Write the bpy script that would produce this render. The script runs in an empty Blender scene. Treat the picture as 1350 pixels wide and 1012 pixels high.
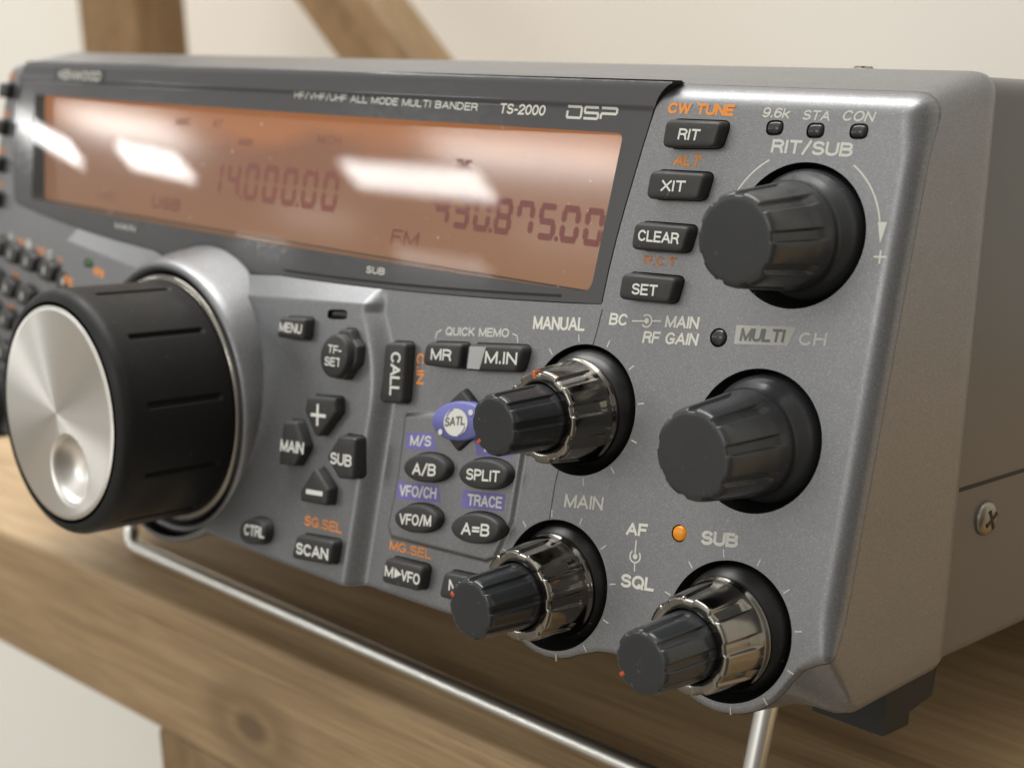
import bpy, math, random
import numpy as np
from mathutils import Matrix, Vector
random.seed(7); rng = np.random.default_rng(7)
SC = bpy.context.scene; COL = SC.collection
MM = 0.001
# ------------------------------------------------------------------ camera, light, exposure
# radio-local axes: x right, y into the set, z up (mm).  The set is tipped up on its bail by TILT.
TILT = math.radians(5.8); PIV = np.array([0., 40., -35.45])
UP = np.array([0, -math.sin(TILT), math.cos(TILT)]); BK = np.array([0, math.cos(TILT), math.sin(TILT)])
def world(P):
    d = np.asarray(P, float) - PIV
    return np.array([d[0], d @ BK, d @ UP])
def wvec(d): return np.array([d[0], d @ BK, d @ UP])
CAMR = np.array([[.7038917, .7093584, .0367037], [.1611701, -.1091758, -.9808694], [-.6917808, .6963414, -.1911753]])
CAMC = np.array([383.6466, -167.9731, 92.0327])
cam = bpy.data.cameras.new('camera'); camo = bpy.data.objects.new('camera', cam); COL.objects.link(camo)
cx, cy, cz = wvec(CAMR[0]), -wvec(CAMR[1]), -wvec(CAMR[2]); cp = world(CAMC) * MM
camo.matrix_world = Matrix(((cx[0], cy[0], cz[0], cp[0]), (cx[1], cy[1], cz[1], cp[1]), (cx[2], cy[2], cz[2], cp[2]), (0, 0, 0, 1)))
cam.sensor_width = 36; cam.sensor_fit = 'HORIZONTAL'; cam.lens = 36 * 2002.42 / 1350
cam.clip_start = .005; cam.clip_end = 60
cam.dof.use_dof = True; cam.dof.focus_distance = .236; cam.dof.aperture_fstop = 20.5; cam.dof.aperture_blades = 0
SC.camera = camo
w = bpy.data.worlds.new('World'); SC.world = w; w.use_nodes = True
nt = w.node_tree; nt.nodes.clear()
wo = nt.nodes.new('ShaderNodeOutputWorld'); bg = nt.nodes.new('ShaderNodeBackground'); tc = nt.nodes.new('ShaderNodeTexCoord')
sx = nt.nodes.new('ShaderNodeSeparateXYZ'); rp = nt.nodes.new('ShaderNodeValToRGB'); mr = nt.nodes.new('ShaderNodeMapRange')
mr.inputs['From Min'].default_value = -1
nt.links.new(tc.outputs['Generated'], sx.inputs[0]); nt.links.new(sx.outputs['Z'], mr.inputs['Value'])
nt.links.new(mr.outputs[0], rp.inputs[0]); mx_ = nt.nodes.new('ShaderNodeMapRange'); mx_.inputs['From Min'].default_value = -1; nt.links.new(sx.outputs['X'], mx_.inputs['Value'])
r2 = nt.nodes.new('ShaderNodeValToRGB'); e2 = r2.color_ramp.elements; e2[0].position = 0; e2[0].color = (.45, .45, .45, 1); e2[1].position = .93; e2[1].color = (.24, .225, .21, 1)
for p_, v_ in ((.2, .6), (.34, .85), (.44, 1.15), (.55, 1.15), (.7, .32)): q_ = e2.new(p_); q_.color = (v_, v_, v_, 1)
nt.links.new(mx_.outputs[0], r2.inputs[0])
mu = nt.nodes.new('ShaderNodeVectorMath'); mu.operation = 'SCALE'; mu.operation = 'MULTIPLY'; nt.links.new(rp.outputs[0], mu.inputs[0]); nt.links.new(r2.outputs[0], mu.inputs[1])
nt.links.new(mu.outputs[0], bg.inputs['Color']); nt.links.new(bg.outputs[0], wo.inputs[0])
cr = rp.color_ramp
cr.elements[0].position = 0; cr.elements[0].color = (.22, .185, .145, 1)
cr.elements[1].position = 1; cr.elements[1].color = (.56, .55, .52, 1)
for p, c in ((.34, (.34, .305, .255, 1)), (.46, (.37, .35, .315, 1)), (.56, (.44, .43, .405, 1)), (.64, (.66, .65, .62, 1)), (.8, (.60, .585, .55, 1))):
    e = cr.elements.new(p); e.color = c
bg.inputs['Strength'].default_value = 1.6
def lamp(name, x, y, z, sxx, syy, radiance, rotz=0, tint=(1, .985, .955)):
    L = bpy.data.lights.new(name, 'AREA'); L.shape = 'RECTANGLE'; L.size = sxx * MM; L.size_y = syy * MM
    L.energy = radiance * L.size * L.size_y * math.pi; L.color = tint
    o = bpy.data.objects.new(name, L); COL.objects.link(o); o.location = (x * MM, y * MM, z * MM); o.rotation_euler = (0, 0, rotz); return o
CEIL = 1700
lamp('ceiling_lamp', -4260, -4300, CEIL, 1450, 330, 17, -.03)
lamp('ceiling_lamp', -8850, -4180, CEIL, 1700, 480, 17, -.16)
lamp('ceiling_lamp', -13050, -3480, CEIL, 2500, 650, 17, -.45)
lamp('ceiling_lamp', -4850, -5480, CEIL, 1100, 260, 3.5)
lamp('ceiling_lamp', -8000, -5750, CEIL, 1100, 260, 5)
lamp('ceiling_lamp', 300, -4300, CEIL, 1500, 330, 17)
lamp('ceiling_lamp', -1000, -60, CEIL, 1300, 600, 8)
lamp('ceiling_lamp', 0, -60, CEIL, 600, 500, 11)
SC.view_settings.view_transform = 'Standard'; SC.view_settings.look = 'None'; SC.view_settings.exposure = .27; SC.view_settings.gamma = 1
# ------------------------------------------------------------------ materials
def mat(name, base=(.5, .5, .5), rough=.5, metal=0., spec=.5, **kw):
    m = bpy.data.materials.new(name); m.use_nodes = True; b = m.node_tree.nodes['Principled BSDF']
    b.inputs['Base Color'].default_value = (*base, 1); b.inputs['Roughness'].default_value = rough
    b.inputs['Metallic'].default_value = metal; b.inputs['Specular IOR Level'].default_value = spec
    for k, v in kw.items(): b.inputs[k.replace('_', ' ')].default_value = v
    return m
def nd(m, t, **kw):
    n = m.node_tree.nodes.new(t)
    for k, v in kw.items(): setattr(n, k, v)
    return n
def lk(m, a, b): m.node_tree.links.new(a, b)
def coord(m, scale=(1, 1, 1), kind='Object'):
    t = nd(m, 'ShaderNodeTexCoord'); mp = nd(m, 'ShaderNodeMapping'); mp.inputs['Scale'].default_value = scale
    lk(m, t.outputs[kind], mp.inputs[0]); return mp.outputs[0]
def ramp(m, fac, stops):
    r = nd(m, 'ShaderNodeValToRGB'); e = r.color_ramp.elements
    e[0].position, e[0].color = stops[0][0], (*stops[0][1], 1); e[1].position, e[1].color = stops[-1][0], (*stops[-1][1], 1)
    for p, c in stops[1:-1]:
        n = e.new(p); n.color = (*c, 1)
    lk(m, fac, r.inputs[0]); return r.outputs[0]
def noise(m, vec, scale, detail=2, rough=.5, dist=0.):
    n = nd(m, 'ShaderNodeTexNoise'); n.inputs['Scale'].default_value = scale; n.inputs['Detail'].default_value = detail
    n.inputs['Roughness'].default_value = rough; n.inputs['Distortion'].default_value = dist; lk(m, vec, n.inputs['Vector']); return n.outputs['Fac']
def bump(m, h, strength, dist=.0001):
    b = nd(m, 'ShaderNodeBump'); b.inputs['Strength'].default_value = strength; b.inputs['Distance'].default_value = dist
    lk(m, h, b.inputs['Height']); lk(m, b.outputs[0], m.node_tree.nodes['Principled BSDF'].inputs['Normal']); return b
def P(m): return m.node_tree.nodes['Principled BSDF'].inputs
# metallic flake paint of the fascia and bezel shell
silver = mat('silver_paint', (.30, .30, .305), .38, .78, .5)
v = coord(silver); vo = nd(silver, 'ShaderNodeTexVoronoi'); vo.inputs['Scale'].default_value = 10500; lk(silver, v, vo.inputs['Vector'])
sep = nd(silver, 'ShaderNodeSeparateColor'); lk(silver, vo.outputs['Color'], sep.inputs[0])
lk(silver, ramp(silver, sep.outputs[0], [(0, (.200, .203, .213)), (.8, (.250, .253, .263)), (.95, (.31, .313, .322)), (1, (.42, .42, .43))]), P(silver)['Base Color'])
bump(silver, sep.outputs[1], .10, .00005)
lk(silver, ramp(silver, noise(silver, coord(silver), 55, 5, .7), [(.3, (.34,) * 3), (.7, (.44,) * 3)]), P(silver)['Roughness'])
case_paint = mat('grey_case_paint', (.15, .148, .146), .32, .35)
v = coord(case_paint); bump(case_paint, noise(case_paint, v, 3500, 1), .12, .00008)
def dusty(name, base, rough, amount=.5, spec=.5, dust=(.35, .34, .31)):
    m = mat(name, base, rough, 0, spec); v = coord(m)
    n1 = noise(m, v, 1500, 1, .5); n2 = noise(m, v, 120, 3)
    sp = ramp(m, n1, [(0, (0, 0, 0)), (.74, (0, 0, 0)), (.79, (1, 1, 1))])
    mx = nd(m, 'ShaderNodeMix', data_type='RGBA'); lk(m, sp, mx.inputs['Factor']); mx.inputs['A'].default_value = (*base, 1)
    mx.inputs['B'].default_value = (*[b + (d - b) * amount for b, d in zip(base, dust)], 1)
    lk(m, mx.outputs['Result'], P(m)['Base Color'])
    lk(m, ramp(m, n2, [(.3, (rough * .8,) * 3), (.7, (min(1, rough * 1.3),) * 3)]), P(m)['Roughness'])
    return m
knob_gloss = dusty('black_knob_plastic', (.030, .032, .035), .2, .22)
knob_matte = dusty('satin_knob_plastic', (.036, .038, .041), .26, .18)
button_mat = dusty('black_button_plastic', (.034, .034, .033), .5, .25, .4)
rubber = dusty('dial_rubber', (.011, .011, .011), .5, .15, .35)
well_mat = dusty('black_well_plastic', (.012, .012, .012), .4, .6)
gap_mat = mat('dark_gap', (.006, .006, .006), .6)
bezel_mat = mat('smoked_bezel', (.072, .072, .076), .10, 0, .5)
v = coord(bezel_mat); lk(bezel_mat, ramp(bezel_mat, noise(bezel_mat, v, 900, 2), [(.35, (.07,) * 3), (.75, (.16,) * 3)]), P(bezel_mat)['Roughness'])
ink_white = mat('white_ink', (.76, .75, .68), .6)
ink_grey = mat('grey_ink', (.66, .66, .60), .6)
ink_orange = mat('orange_ink', (.90, .31, .045), .6)
ink_violet = mat('violet_ink', (.17, .15, .42), .6)
badge_dark = mat('badge_lettering', (.17, .17, .17), .6)
badge_ink = mat('pale_badge_ink', (.50, .50, .46), .6)
ink_dark = mat('dark_ink', (.09, .09, .09), .6)
ink_key = mat('key_lettering', (.70, .70, .66), .5)
def worn(name, col, lo, hi, scale=1300):
    m = mat(name, col, .6); v = coord(m); f = ramp(m, noise(m, v, scale, 2, .6), [(lo, (0, 0, 0)), (hi, (1, 1, 1))])
    lk(m, f, P(m)['Alpha']); return m
worn_orange = worn('worn_orange_ink', (.66, .25, .06), .34, .5)
worn_orange2 = worn('rubbed_orange_ink', (.90, .31, .045), .2, .34)
worn_white = worn('worn_white_ink', (.66, .66, .60), .18, .36)
worn_grey = worn('rubbed_grey_ink', (.66, .66, .60), .22, .44)
chrome = mat('polished_metal', (.80, .79, .75), .26, 1.)
nickel = mat('smoked_nickel', (.26, .245, .22), .12, 1.)
v = coord(nickel); lk(nickel, ramp(nickel, noise(nickel, v, 700, 3), [(.3, (.08,) * 3), (.8, (.22,) * 3)]), P(nickel)['Roughness'])
alu = mat('spun_aluminium', (.88, .86, .82), .3, 1.)
P(alu)['Anisotropic'].default_value = .97
tg = nd(alu, 'ShaderNodeTangent', direction_type='RADIAL', axis='Y'); lk(alu, tg.outputs[0], P(alu)['Tangent'])
tv = coord(alu); sv = nd(alu, 'ShaderNodeSeparateXYZ'); lk(alu, tv, sv.inputs[0]); cv = nd(alu, 'ShaderNodeCombineXYZ'); lk(alu, sv.outputs['X'], cv.inputs['X']); lk(alu, sv.outputs['Z'], cv.inputs['Z'])
lv = nd(alu, 'ShaderNodeVectorMath', operation='LENGTH'); lk(alu, cv.outputs[0], lv.inputs[0]); c2v = nd(alu, 'ShaderNodeCombineXYZ'); lk(alu, lv.outputs['Value'], c2v.inputs['X'])
rn = noise(alu, c2v.outputs[0], 2600, 3, .7); lk(alu, ramp(alu, rn, [(.3, (.36,) * 3), (.7, (.44,) * 3)]), P(alu)['Roughness']); lk(alu, ramp(alu, rn, [(.3, (.83, .81, .775)), (.7, (.91, .89, .85))]), P(alu)['Base Color'])
dimple_mat = mat('turned_dimple', (.86, .84, .8), .3, 1.); P(dimple_mat)['Anisotropic'].default_value = .8
tg = nd(dimple_mat, 'ShaderNodeTangent', direction_type='RADIAL', axis='Y'); lk(dimple_mat, tg.outputs[0], P(dimple_mat)['Tangent'])
red_mark = mat('red_pointer_paint', (.55, .085, .03), .45)
orange_mark = mat('orange_pointer_paint', (.75, .16, .03), .4)
led_dark = mat('dark_led_lens', (.03, .03, .03), .15)
led_amber = mat('amber_led_lens', (.55, .20, .012), .2); P(led_amber)['Emission Color'].default_value = (.8, .27, .01, 1); P(led_amber)['Emission Strength'].default_value = .25
led_green = mat('green_led_lens', (.03, .10, .02), .2)
satl_blue = mat('blue_key_print', (.15, .16, .42), .45)
key_silver = mat('silver_key_print', (.40, .40, .40), .35, .5)
foot_mat = mat('black_foot_rubber', (.010, .010, .010), .6)
screw_mat = mat('zinc_screw', (.28, .25, .21), .3, 1.)
# LCD: back-lit amber sheet, warmer towards its lamps at the top edge and ends
lcd_mat = mat('amber_lcd', (.15, .07, .045), .10, 0, .55)
v = coord(lcd_mat); s3 = nd(lcd_mat, 'ShaderNodeSeparateXYZ'); lk(lcd_mat, v, s3.inputs[0])
m1 = nd(lcd_mat, 'ShaderNodeMapRange'); m1.inputs['From Min'].default_value = .058; m1.inputs['From Max'].default_value = .087; lk(lcd_mat, s3.outputs['Z'], m1.inputs['Value'])
n_ = noise(lcd_mat, coord(lcd_mat, (1, 1, 2)), 35, 2)
ad = nd(lcd_mat, 'ShaderNodeMath', operation='MULTIPLY_ADD'); lk(lcd_mat, n_, ad.inputs[0]); ad.inputs[1].default_value = .4; lk(lcd_mat, m1.outputs[0], ad.inputs[2])
lk(lcd_mat, ramp(lcd_mat, ad.outputs[0], [(.1, (.40, .195, .075)), (.55, (.33, .15, .066)), (.85, (.34, .135, .058)), (1.0, (.66, .23, .06))]), P(lcd_mat)['Emission Color'])
P(lcd_mat)['Emission Strength'].default_value = .40
lcd_ink = mat('lcd_segment', (.07, .012, .008), .3); P(lcd_ink)['Emission Color'].default_value = (.14, .018, .010, 1); P(lcd_ink)['Emission Strength'].default_value = .6
lcd_soft = mat('lcd_lit_segment', (.09, .02, .012), .3); P(lcd_soft)['Emission Color'].default_value = (.19, .038, .022, 1); P(lcd_soft)['Emission Strength'].default_value = .6
lcd_faint = mat('lcd_faint_segment', (.09, .03, .018), .3); P(lcd_faint)['Emission Color'].default_value = (.17, .06, .03, 1); P(lcd_faint)['Emission Strength'].default_value = .62
# clear window: fresnel mix of clear and mirror
glass = bpy.data.materials.new('clear_window'); glass.use_nodes = True; g = glass.node_tree; g.nodes.clear()
go = g.nodes.new('ShaderNodeOutputMaterial'); gm = g.nodes.new('ShaderNodeMixShader'); gt = g.nodes.new('ShaderNodeBsdfTransparent'); gg = g.nodes.new('ShaderNodeBsdfGlossy'); gf = g.nodes.new('ShaderNodeFresnel')
gg.inputs['Roughness'].default_value = .035; ge = g.nodes.new('ShaderNodeNewGeometry'); gi = g.nodes.new('ShaderNodeMapRange'); gi.inputs['To Min'].default_value = 1.5; gi.inputs['To Max'].default_value = 1 / 1.5
g.links.new(ge.outputs['Backfacing'], gi.inputs['Value']); g.links.new(gi.outputs[0], gf.inputs['IOR'])   # a thin sheet: the same fresnel from both sides
gt.inputs['Color'].default_value = (.95, .94, .93, 1)
g.links.new(gf.outputs[0], gm.inputs[0]); g.links.new(gt.outputs[0], gm.inputs[1]); g.links.new(gg.outputs[0], gm.inputs[2]); gd = g.nodes.new('ShaderNodeBsdfDiffuse'); gd.inputs['Color'].default_value = (.7, .68, .62, 1); gc = g.nodes.new('ShaderNodeTexCoord'); gn = g.nodes.new('ShaderNodeTexNoise'); gn.inputs['Scale'].default_value = 900; gn.inputs['Detail'].default_value = 1
gr = g.nodes.new('ShaderNodeMapRange'); gr.inputs['From Min'].default_value = .735; gr.inputs['From Max'].default_value = .80; gr.inputs['To Max'].default_value = .45; gx2 = g.nodes.new('ShaderNodeMixShader')
g.links.new(gc.outputs['Object'], gn.inputs['Vector']); g.links.new(gn.outputs['Fac'], gr.inputs['Value']); g.links.new(gr.outputs[0], gx2.inputs[0]); g.links.new(gm.outputs[0], gx2.inputs[1]); g.links.new(gd.outputs[0], gx2.inputs[2]); g.links.new(gx2.outputs[0], go.inputs[0])
# wood
def wood(name, stops, scale=(6, 60, 60), rough=.55, knot=None):
    m = mat(name, (.3, .2, .1), rough); v = coord(m, scale)
    n1 = noise(m, v, 1.3, 6, .62, .6); n2 = noise(m, coord(m, (scale[0] * 1.6, scale[1] * 9, scale[2] * 9)), 2., 4, .65)
    mx = nd(m, 'ShaderNodeMath', operation='MULTIPLY_ADD'); lk(m, n2, mx.inputs[0]); mx.inputs[1].default_value = .75; 
    sb = nd(m, 'ShaderNodeMath', operation='SUBTRACT'); lk(m, n1, sb.inputs[0]); sb.inputs[1].default_value = .375; lk(m, sb.outputs[0], mx.inputs[2])
    c = ramp(m, mx.outputs[0], stops)
    if knot:
        t = nd(m, 'ShaderNodeTexCoord'); mp = nd(m, 'ShaderNodeMapping'); mp.inputs['Location'].default_value = [-k * s for k, s in zip(knot, (1, .2, 1.6))]; mp.inputs['Scale'].default_value = (1, .2, 1.6)
        lk(m, t.outputs['Object'], mp.inputs[0]); ln = nd(m, 'ShaderNodeVectorMath', operation='LENGTH'); lk(m, mp.outputs[0], ln.inputs[0])
        f = ramp(m, ln.outputs['Value'], [(0, (.75, .75, .75)), (.003, (.5, .5, .5)), (.0042, (.85, .85, .85)), (.0062, (.15, .15, .15)), (.013, (.5, .5, .5)), (.022, (0, 0, 0))])
        k = nd(m, 'ShaderNodeMix', data_type='RGBA'); lk(m, f, k.inputs['Factor']); lk(m, c, k.inputs['A']); k.inputs['B'].default_value = (.12, .075, .04, 1); c = k.outputs['Result']
    lk(m, c, P(m)['Base Color']); bump(m, n2, .25, .0006); return m
shelf_wood = wood('oiled_pine', [(.2, (.22, .14, .07)), (.5, (.44, .30, .16)), (.8, (.60, .44, .26))], (7, 75, 75), .5, (.102, -.011, -.0235))
post_wood = wood('pale_pine', [(.25, (.18, .11, .05)), (.5, (.27, .175, .088)), (.75, (.35, .235, .125))], (50, 50, 5), .6)
wall_mat = mat('cream_wall_paint', (.88, .865, .815), .9); v = coord(wall_mat); bump(wall_mat, noise(wall_mat, v, 60, 3), .05, .002)

# ------------------------------------------------------------------ mesh helpers
def mesh_obj(name, V, F, m, parent=None, smooth=True, scale=MM, mats=None, mi=None):
    me = bpy.data.meshes.new(name); V = np.asarray(V, np.float32) * scale
    if isinstance(F, np.ndarray):
        me.vertices.add(len(V)); me.vertices.foreach_set('co', V.ravel())
        n = len(F); k = F.shape[1]; me.loops.add(n * k); me.loops.foreach_set('vertex_index', F.astype(np.int32).ravel())
        me.polygons.add(n); me.polygons.foreach_set('loop_start', np.arange(0, n * k, k, dtype=np.int32))
        me.update(calc_edges=True)
    else:
        me.from_pydata(V.tolist(), [], F)
    for mm in (mats or [m]): me.materials.append(mm)
    if mi is not None: me.polygons.foreach_set('material_index', np.asarray(mi, np.int32))
    me.polygons.foreach_set('use_smooth', np.full(len(me.polygons), smooth, bool)); me.validate(); me.update()
    o = bpy.data.objects.new(name, me); COL.objects.link(o)
    if parent: o.parent = parent
    return o
def merge(parts):
    V, F, n = [], [], 0
    for v, f in parts:
        V.append(np.asarray(v, float)); F += [tuple(i + n for i in q) for q in f]; n += len(v)
    return np.concatenate(V), F
def thing(name, label, cat):
    o = bpy.data.objects.new(name, None); COL.objects.link(o); o['label'] = label; o['category'] = cat; o.empty_display_size = .02; return o
def lathe(prof, cx, cz, n=96, flute=None, y0=0):
    """surface of revolution about the y axis; prof = [(r, y)...]; flute(theta, i) -> radius change"""
    V = []; F = []; first = []
    for i, (r, y) in enumerate(prof):
        if r < 1e-6: first.append([len(V)] * n); V.append((cx, y0 + y, cz)); continue
        first.append(list(range(len(V), len(V) + n)))
        for j in range(n):
            t = 2 * math.pi * j / n; rr = r - (flute(t, i) if flute else 0)
            V.append((cx + rr * math.cos(t), y0 + y, cz + rr * math.sin(t)))
    for i in range(len(prof) - 1):
        p, q = first[i], first[i + 1]
        for j in range(n):
            k = (j + 1) % n; f = [p[j], p[k], q[k], q[j]]
            if p[j] == p[k]: f = [p[j], q[k], q[j]]
            elif q[j] == q[k]: f = [p[j], p[k], q[j]]
            F.append(tuple(f))
    return V, F
def box(x0, x1, y0, y1, z0, z1, bev=0):
    if not bev:
        V = [(x, y, z) for x in (x0, x1) for y in (y0, y1) for z in (z0, z1)]
        return V, [(0, 1, 3, 2), (4, 6, 7, 5), (0, 4, 5, 1), (2, 3, 7, 6), (0, 2, 6, 4), (1, 5, 7, 3)]
    import bmesh
    bm = bmesh.new(); bmesh.ops.create_cube(bm, size=1)
    for q in bm.verts: q.co = ((x0 + x1) / 2 + q.co.x * (x1 - x0), (y0 + y1) / 2 + q.co.y * (y1 - y0), (z0 + z1) / 2 + q.co.z * (z1 - z0))
    bmesh.ops.bevel(bm, geom=bm.edges[:], offset=bev, segments=4, profile=.5, affect='EDGES')
    V = [tuple(q.co) for q in bm.verts]; F = [tuple(x.index for x in f.verts) for f in bm.faces]; bm.free(); return V, F
def tube(path, r, n=16):
    path = [np.array(p, float) for p in path]; V = []; F = []; u = None
    for i, p in enumerate(path):
        t = path[min(i + 1, len(path) - 1)] - path[max(i - 1, 0)]; t /= np.linalg.norm(t)
        if u is None: u = np.cross(t, [.3, .9, .2])
        u = u - t * (u @ t); u /= np.linalg.norm(u); w_ = np.cross(t, u)
        for j in range(n):
            a = 2 * math.pi * j / n; V.append(p + r * (math.cos(a) * u + math.sin(a) * w_))
    for i in range(len(path) - 1):
        for j in range(n):
            a, b = i * n + j, i * n + (j + 1) % n; F.append((a, b, b + n, a + n))
    F.append(tuple(range(n))); F.append(tuple(range((len(path) - 1) * n, len(path) * n))); return V, F

# ------------------------------------------------------------------ front surface of the set
RAKE, KC = .178382, .0005085
def S(x, z): return RAKE * z + KC * (x - 135) ** 2
def sst(a, b, x): t = np.clip((x - a) / (b - a), 0, 1); return t * t * (3 - 2 * t)
def block(x, z):
    """proud block beside the dial (and its mirror under the keypad)"""
    xr = 177.0 - 6.0 * np.clip((z - 34) / 17, 0, 1) ** 2
    hx = (1 - sst(xr - .6, xr + 3.2, x)) * sst(55.5, 58.5, x)
    zl = 54.2 + .00042 * (x - 122) ** 2                     # lower edge of the bezel
    zr = np.where(x > 117, 49.7 + (x - 135.3) * .075, 49.7 + (103 - x) * .075)   # ridge line
    hz = np.clip((zl - z) / np.maximum(zl - zr, .5), 0, 1)
    hz = hz + .0 * z
    return 3.0 * hx * hz
PLAT = [(183.2, 34.3), (191, 35.8), (211.9, 38), (211.9, 20.9), (209.5, 14.2), (207.6, 13.1), (184.6, 12.2), (183.3, 14), (183.8, 23)]
def poly_sdf(X, Z, pts):
    pts = np.asarray(pts, float); d = np.full(X.shape, 1e9); ins = np.zeros(X.shape, bool); n = len(pts)
    for i in range(n):
        a, b = pts[i], pts[(i + 1) % n]; e = b - a; L = e @ e
        if L < 1e-12: continue
        t = np.clip(((X - a[0]) * e[0] + (Z - a[1]) * e[1]) / L, 0, 1)
        d = np.minimum(d, (X - a[0] - t * e[0]) ** 2 + (Z - a[1] - t * e[1]) ** 2)
        c = ((a[1] > Z) != (b[1] > Z)) & (X < (b[0] - a[0]) * (Z - a[1]) / (b[1] - a[1] + 1e-15) + a[0]); ins ^= c
    d = np.sqrt(d); return np.where(ins, d, -d)              # positive inside
def hsurf(x, z):
    x = np.asarray(x, float); z = np.asarray(z, float); h = block(x, z)
    sd = poly_sdf(x, z, PLAT); h = h + .75 * sst(-.1, .7, sd) * (x > 178)
    return h
def pos(x, z, h=0.):
    x = np.asarray(x, float); z = np.asarray(z, float)
    return np.stack(np.broadcast_arrays(x, S(x, z) - h, z), -1)
def roundpoly(pts, r, n=6):
    out = []; pts = [np.array(p, float) for p in pts]; N = len(pts)
    rs = r if isinstance(r, (list, tuple)) else [r] * N
    for i in range(N):
        a, b, c = pts[i - 1], pts[i], pts[(i + 1) % N]; u = a - b; v = c - b; lu, lv = np.linalg.norm(u), np.linalg.norm(v)
        if rs[i] <= 0: out.append(b); continue
        u /= lu; v /= lv; half = math.acos(max(-1, min(1, u @ v))) / 2; d = min(rs[i] / math.tan(half), .48 * lu, .48 * lv)
        p0, p1 = b + u * d, b + v * d
        for k in range(n + 1):
            t = k / n; out.append((1 - t) ** 2 * p0 + 2 * t * (1 - t) * b + t * t * p1)
    return np.array(out)
def area(p): return .5 * sum(p[i - 1][0] * p[i][1] - p[i][0] * p[i - 1][1] for i in range(len(p)))
def ccw(p):
    p = np.asarray(p, float); return p if area(p) > 0 else p[::-1]
def offset(p, d):
    """move a closed ccw outline outwards by d"""
    p = np.asarray(p, float); t = np.roll(p, -1, 0) - np.roll(p, 1, 0); t /= np.linalg.norm(t, axis=1)[:, None] + 1e-12
    return p + d * np.stack([t[:, 1], -t[:, 0]], 1)
def ellipse(c, rx, rz, rot=0, n=48, k=2.0):
    t = np.linspace(0, 2 * math.pi, n, endpoint=False); x = rx * np.sign(np.cos(t)) * abs(np.cos(t)) ** (2 / k); z = rz * np.sign(np.sin(t)) * abs(np.sin(t)) ** (2 / k)
    return np.stack([c[0] + x * math.cos(rot) - z * math.sin(rot), c[1] + x * math.sin(rot) + z * math.cos(rot)], 1)

# outlines (mm) -----------------------------------------------------------------
XL, XR, ZT = -1.4, 271.4, 93.6
RAD_DIAL = (117.26, 26.59)
OUT = [(XR, 12.5), (XR, ZT), (XL, ZT), (XL, 12.5), (1.5, 8.5), (6, 5), (16, 3), (40, 1.8), (92, 1.8)]
OUT += [(RAD_DIAL[0] + 29.6 * math.cos(a), RAD_DIAL[1] + 29.6 * math.sin(a)) for a in np.radians(np.linspace(236, 304, 14))]
OUT += [(142, 1.9), (176.8, 1.8), (179.5, 2.0), (200, 2.2), (208, 2.5), (214, 2.5)]
OUT += [(222.1 + 12.0 * math.cos(a), 12.7 + 12.0 * math.sin(a)) for a in np.radians(np.linspace(246, 302, 12))]
OUT += [(230.6, 3.4), (232.3, 4.1), (235, 4.5), (238.6, 4.4), (241.5, 4.2), (244.4, 4.0)]
OUT += [(254.7 + 12.3 * math.cos(a), 13.2 + 12.3 * math.sin(a)) for a in np.radians(np.linspace(232, 330, 18))]
OUT += [(266.2, 8.6), (267.4, 10.4), (269.2, 11.6)]
def densify(p, step=4.):
    q = []
    for i in range(len(p)):
        a, b = p[i], p[(i + 1) % len(p)]; n = max(1, int(np.linalg.norm(b - a) / step)); q += [a + (b - a) * k / n for k in range(n)]
    return np.array(q)
OUTLINE = ccw(roundpoly(OUT, [2] + [4.2, 4.2] + [1] + [0] * (len(OUT) - 4)))
OUTLINE = densify(OUTLINE)
zb = lambda x: 54.2 + .00042 * (x - 122) ** 2
BEZ = [(228.9, 93.9), (228.1, 93.2), (227.2, 92.2), (226.7, 91.2), (226.2, 89.6), (225.8, 87.6), (225.1, 83.6), (224.3, 78.4), (223.6, 73.8), (223.0, 69.2), (222.5, 64), (222.2, zb(222.2))]
BEZ += [(x, zb(x)) for x in np.linspace(219, 142, 16)]
BEZ += [(RAD_DIAL[0] + 31.2 * math.cos(a), RAD_DIAL[1] + 31.2 * math.sin(a)) for a in np.radians(np.linspace(60, 120, 16))]
BEZ += [(x, zb(x)) for x in np.linspace(95, 20, 16)]
BEZ += [(17.2, 59.6), (14.6, 64), (11.6, 71), (9.6, 78), (8.9, 84.6), (9.4, 88), (10.6, 91.2), (12, 93.2), (13, 93.9)]
BEZ = ccw(BEZ)
# knobs
K_RIT, K_MUL, K_RF, K_AFM, K_AFS = (254.8, 72.2), (253.8, 41.7), (221.7, 41.2), (222.1, 12.65), (254.65, 13.2)
WELLS = [(K_RIT, 10.7), (K_MUL, 10.7), (K_RF, 10.55), (K_AFM, 10.55), (K_AFS, 10.55)]
# buttons: name, outline at the front face, height above the surface, corner radius
BT = []
def bq(label, pts, r=.9, base=0., h=2.2, kind='quad'): BT.append(dict(label=label, raw=np.array(pts if area(pts) > 0 else pts[::-1], float), r=(r if area(pts) > 0 else r[::-1]) if isinstance(r, list) else [r] * len(pts), pts=ccw(roundpoly(pts, r, 5)), base=base, h=h))
bq('RIT', [(230.6, 88.0), (241.4, 88.1), (240.8, 84.6), (239.6, 84.3), (230.6, 83.9)], [1, .9, .7, .7, 1.1])
bq('XIT', [(229.3, 80.1), (240.1, 80.3), (239.5, 76.6), (238.4, 76.3), (229.2, 75.9)], [1, .9, .7, .7, 1.1])
bq('CLEAR', [(228.0, 72.0), (238.9, 72.2), (238.3, 68.5), (237.2, 68.2), (228.0, 67.9)], [1, .9, .7, .7, 1.1])
bq('SET', [(227.2, 64.0), (238.1, 64.3), (237.5, 60.6), (236.4, 60.3), (227.2, 60.0)], [1, .9, .7, .7, 1.1])
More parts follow.
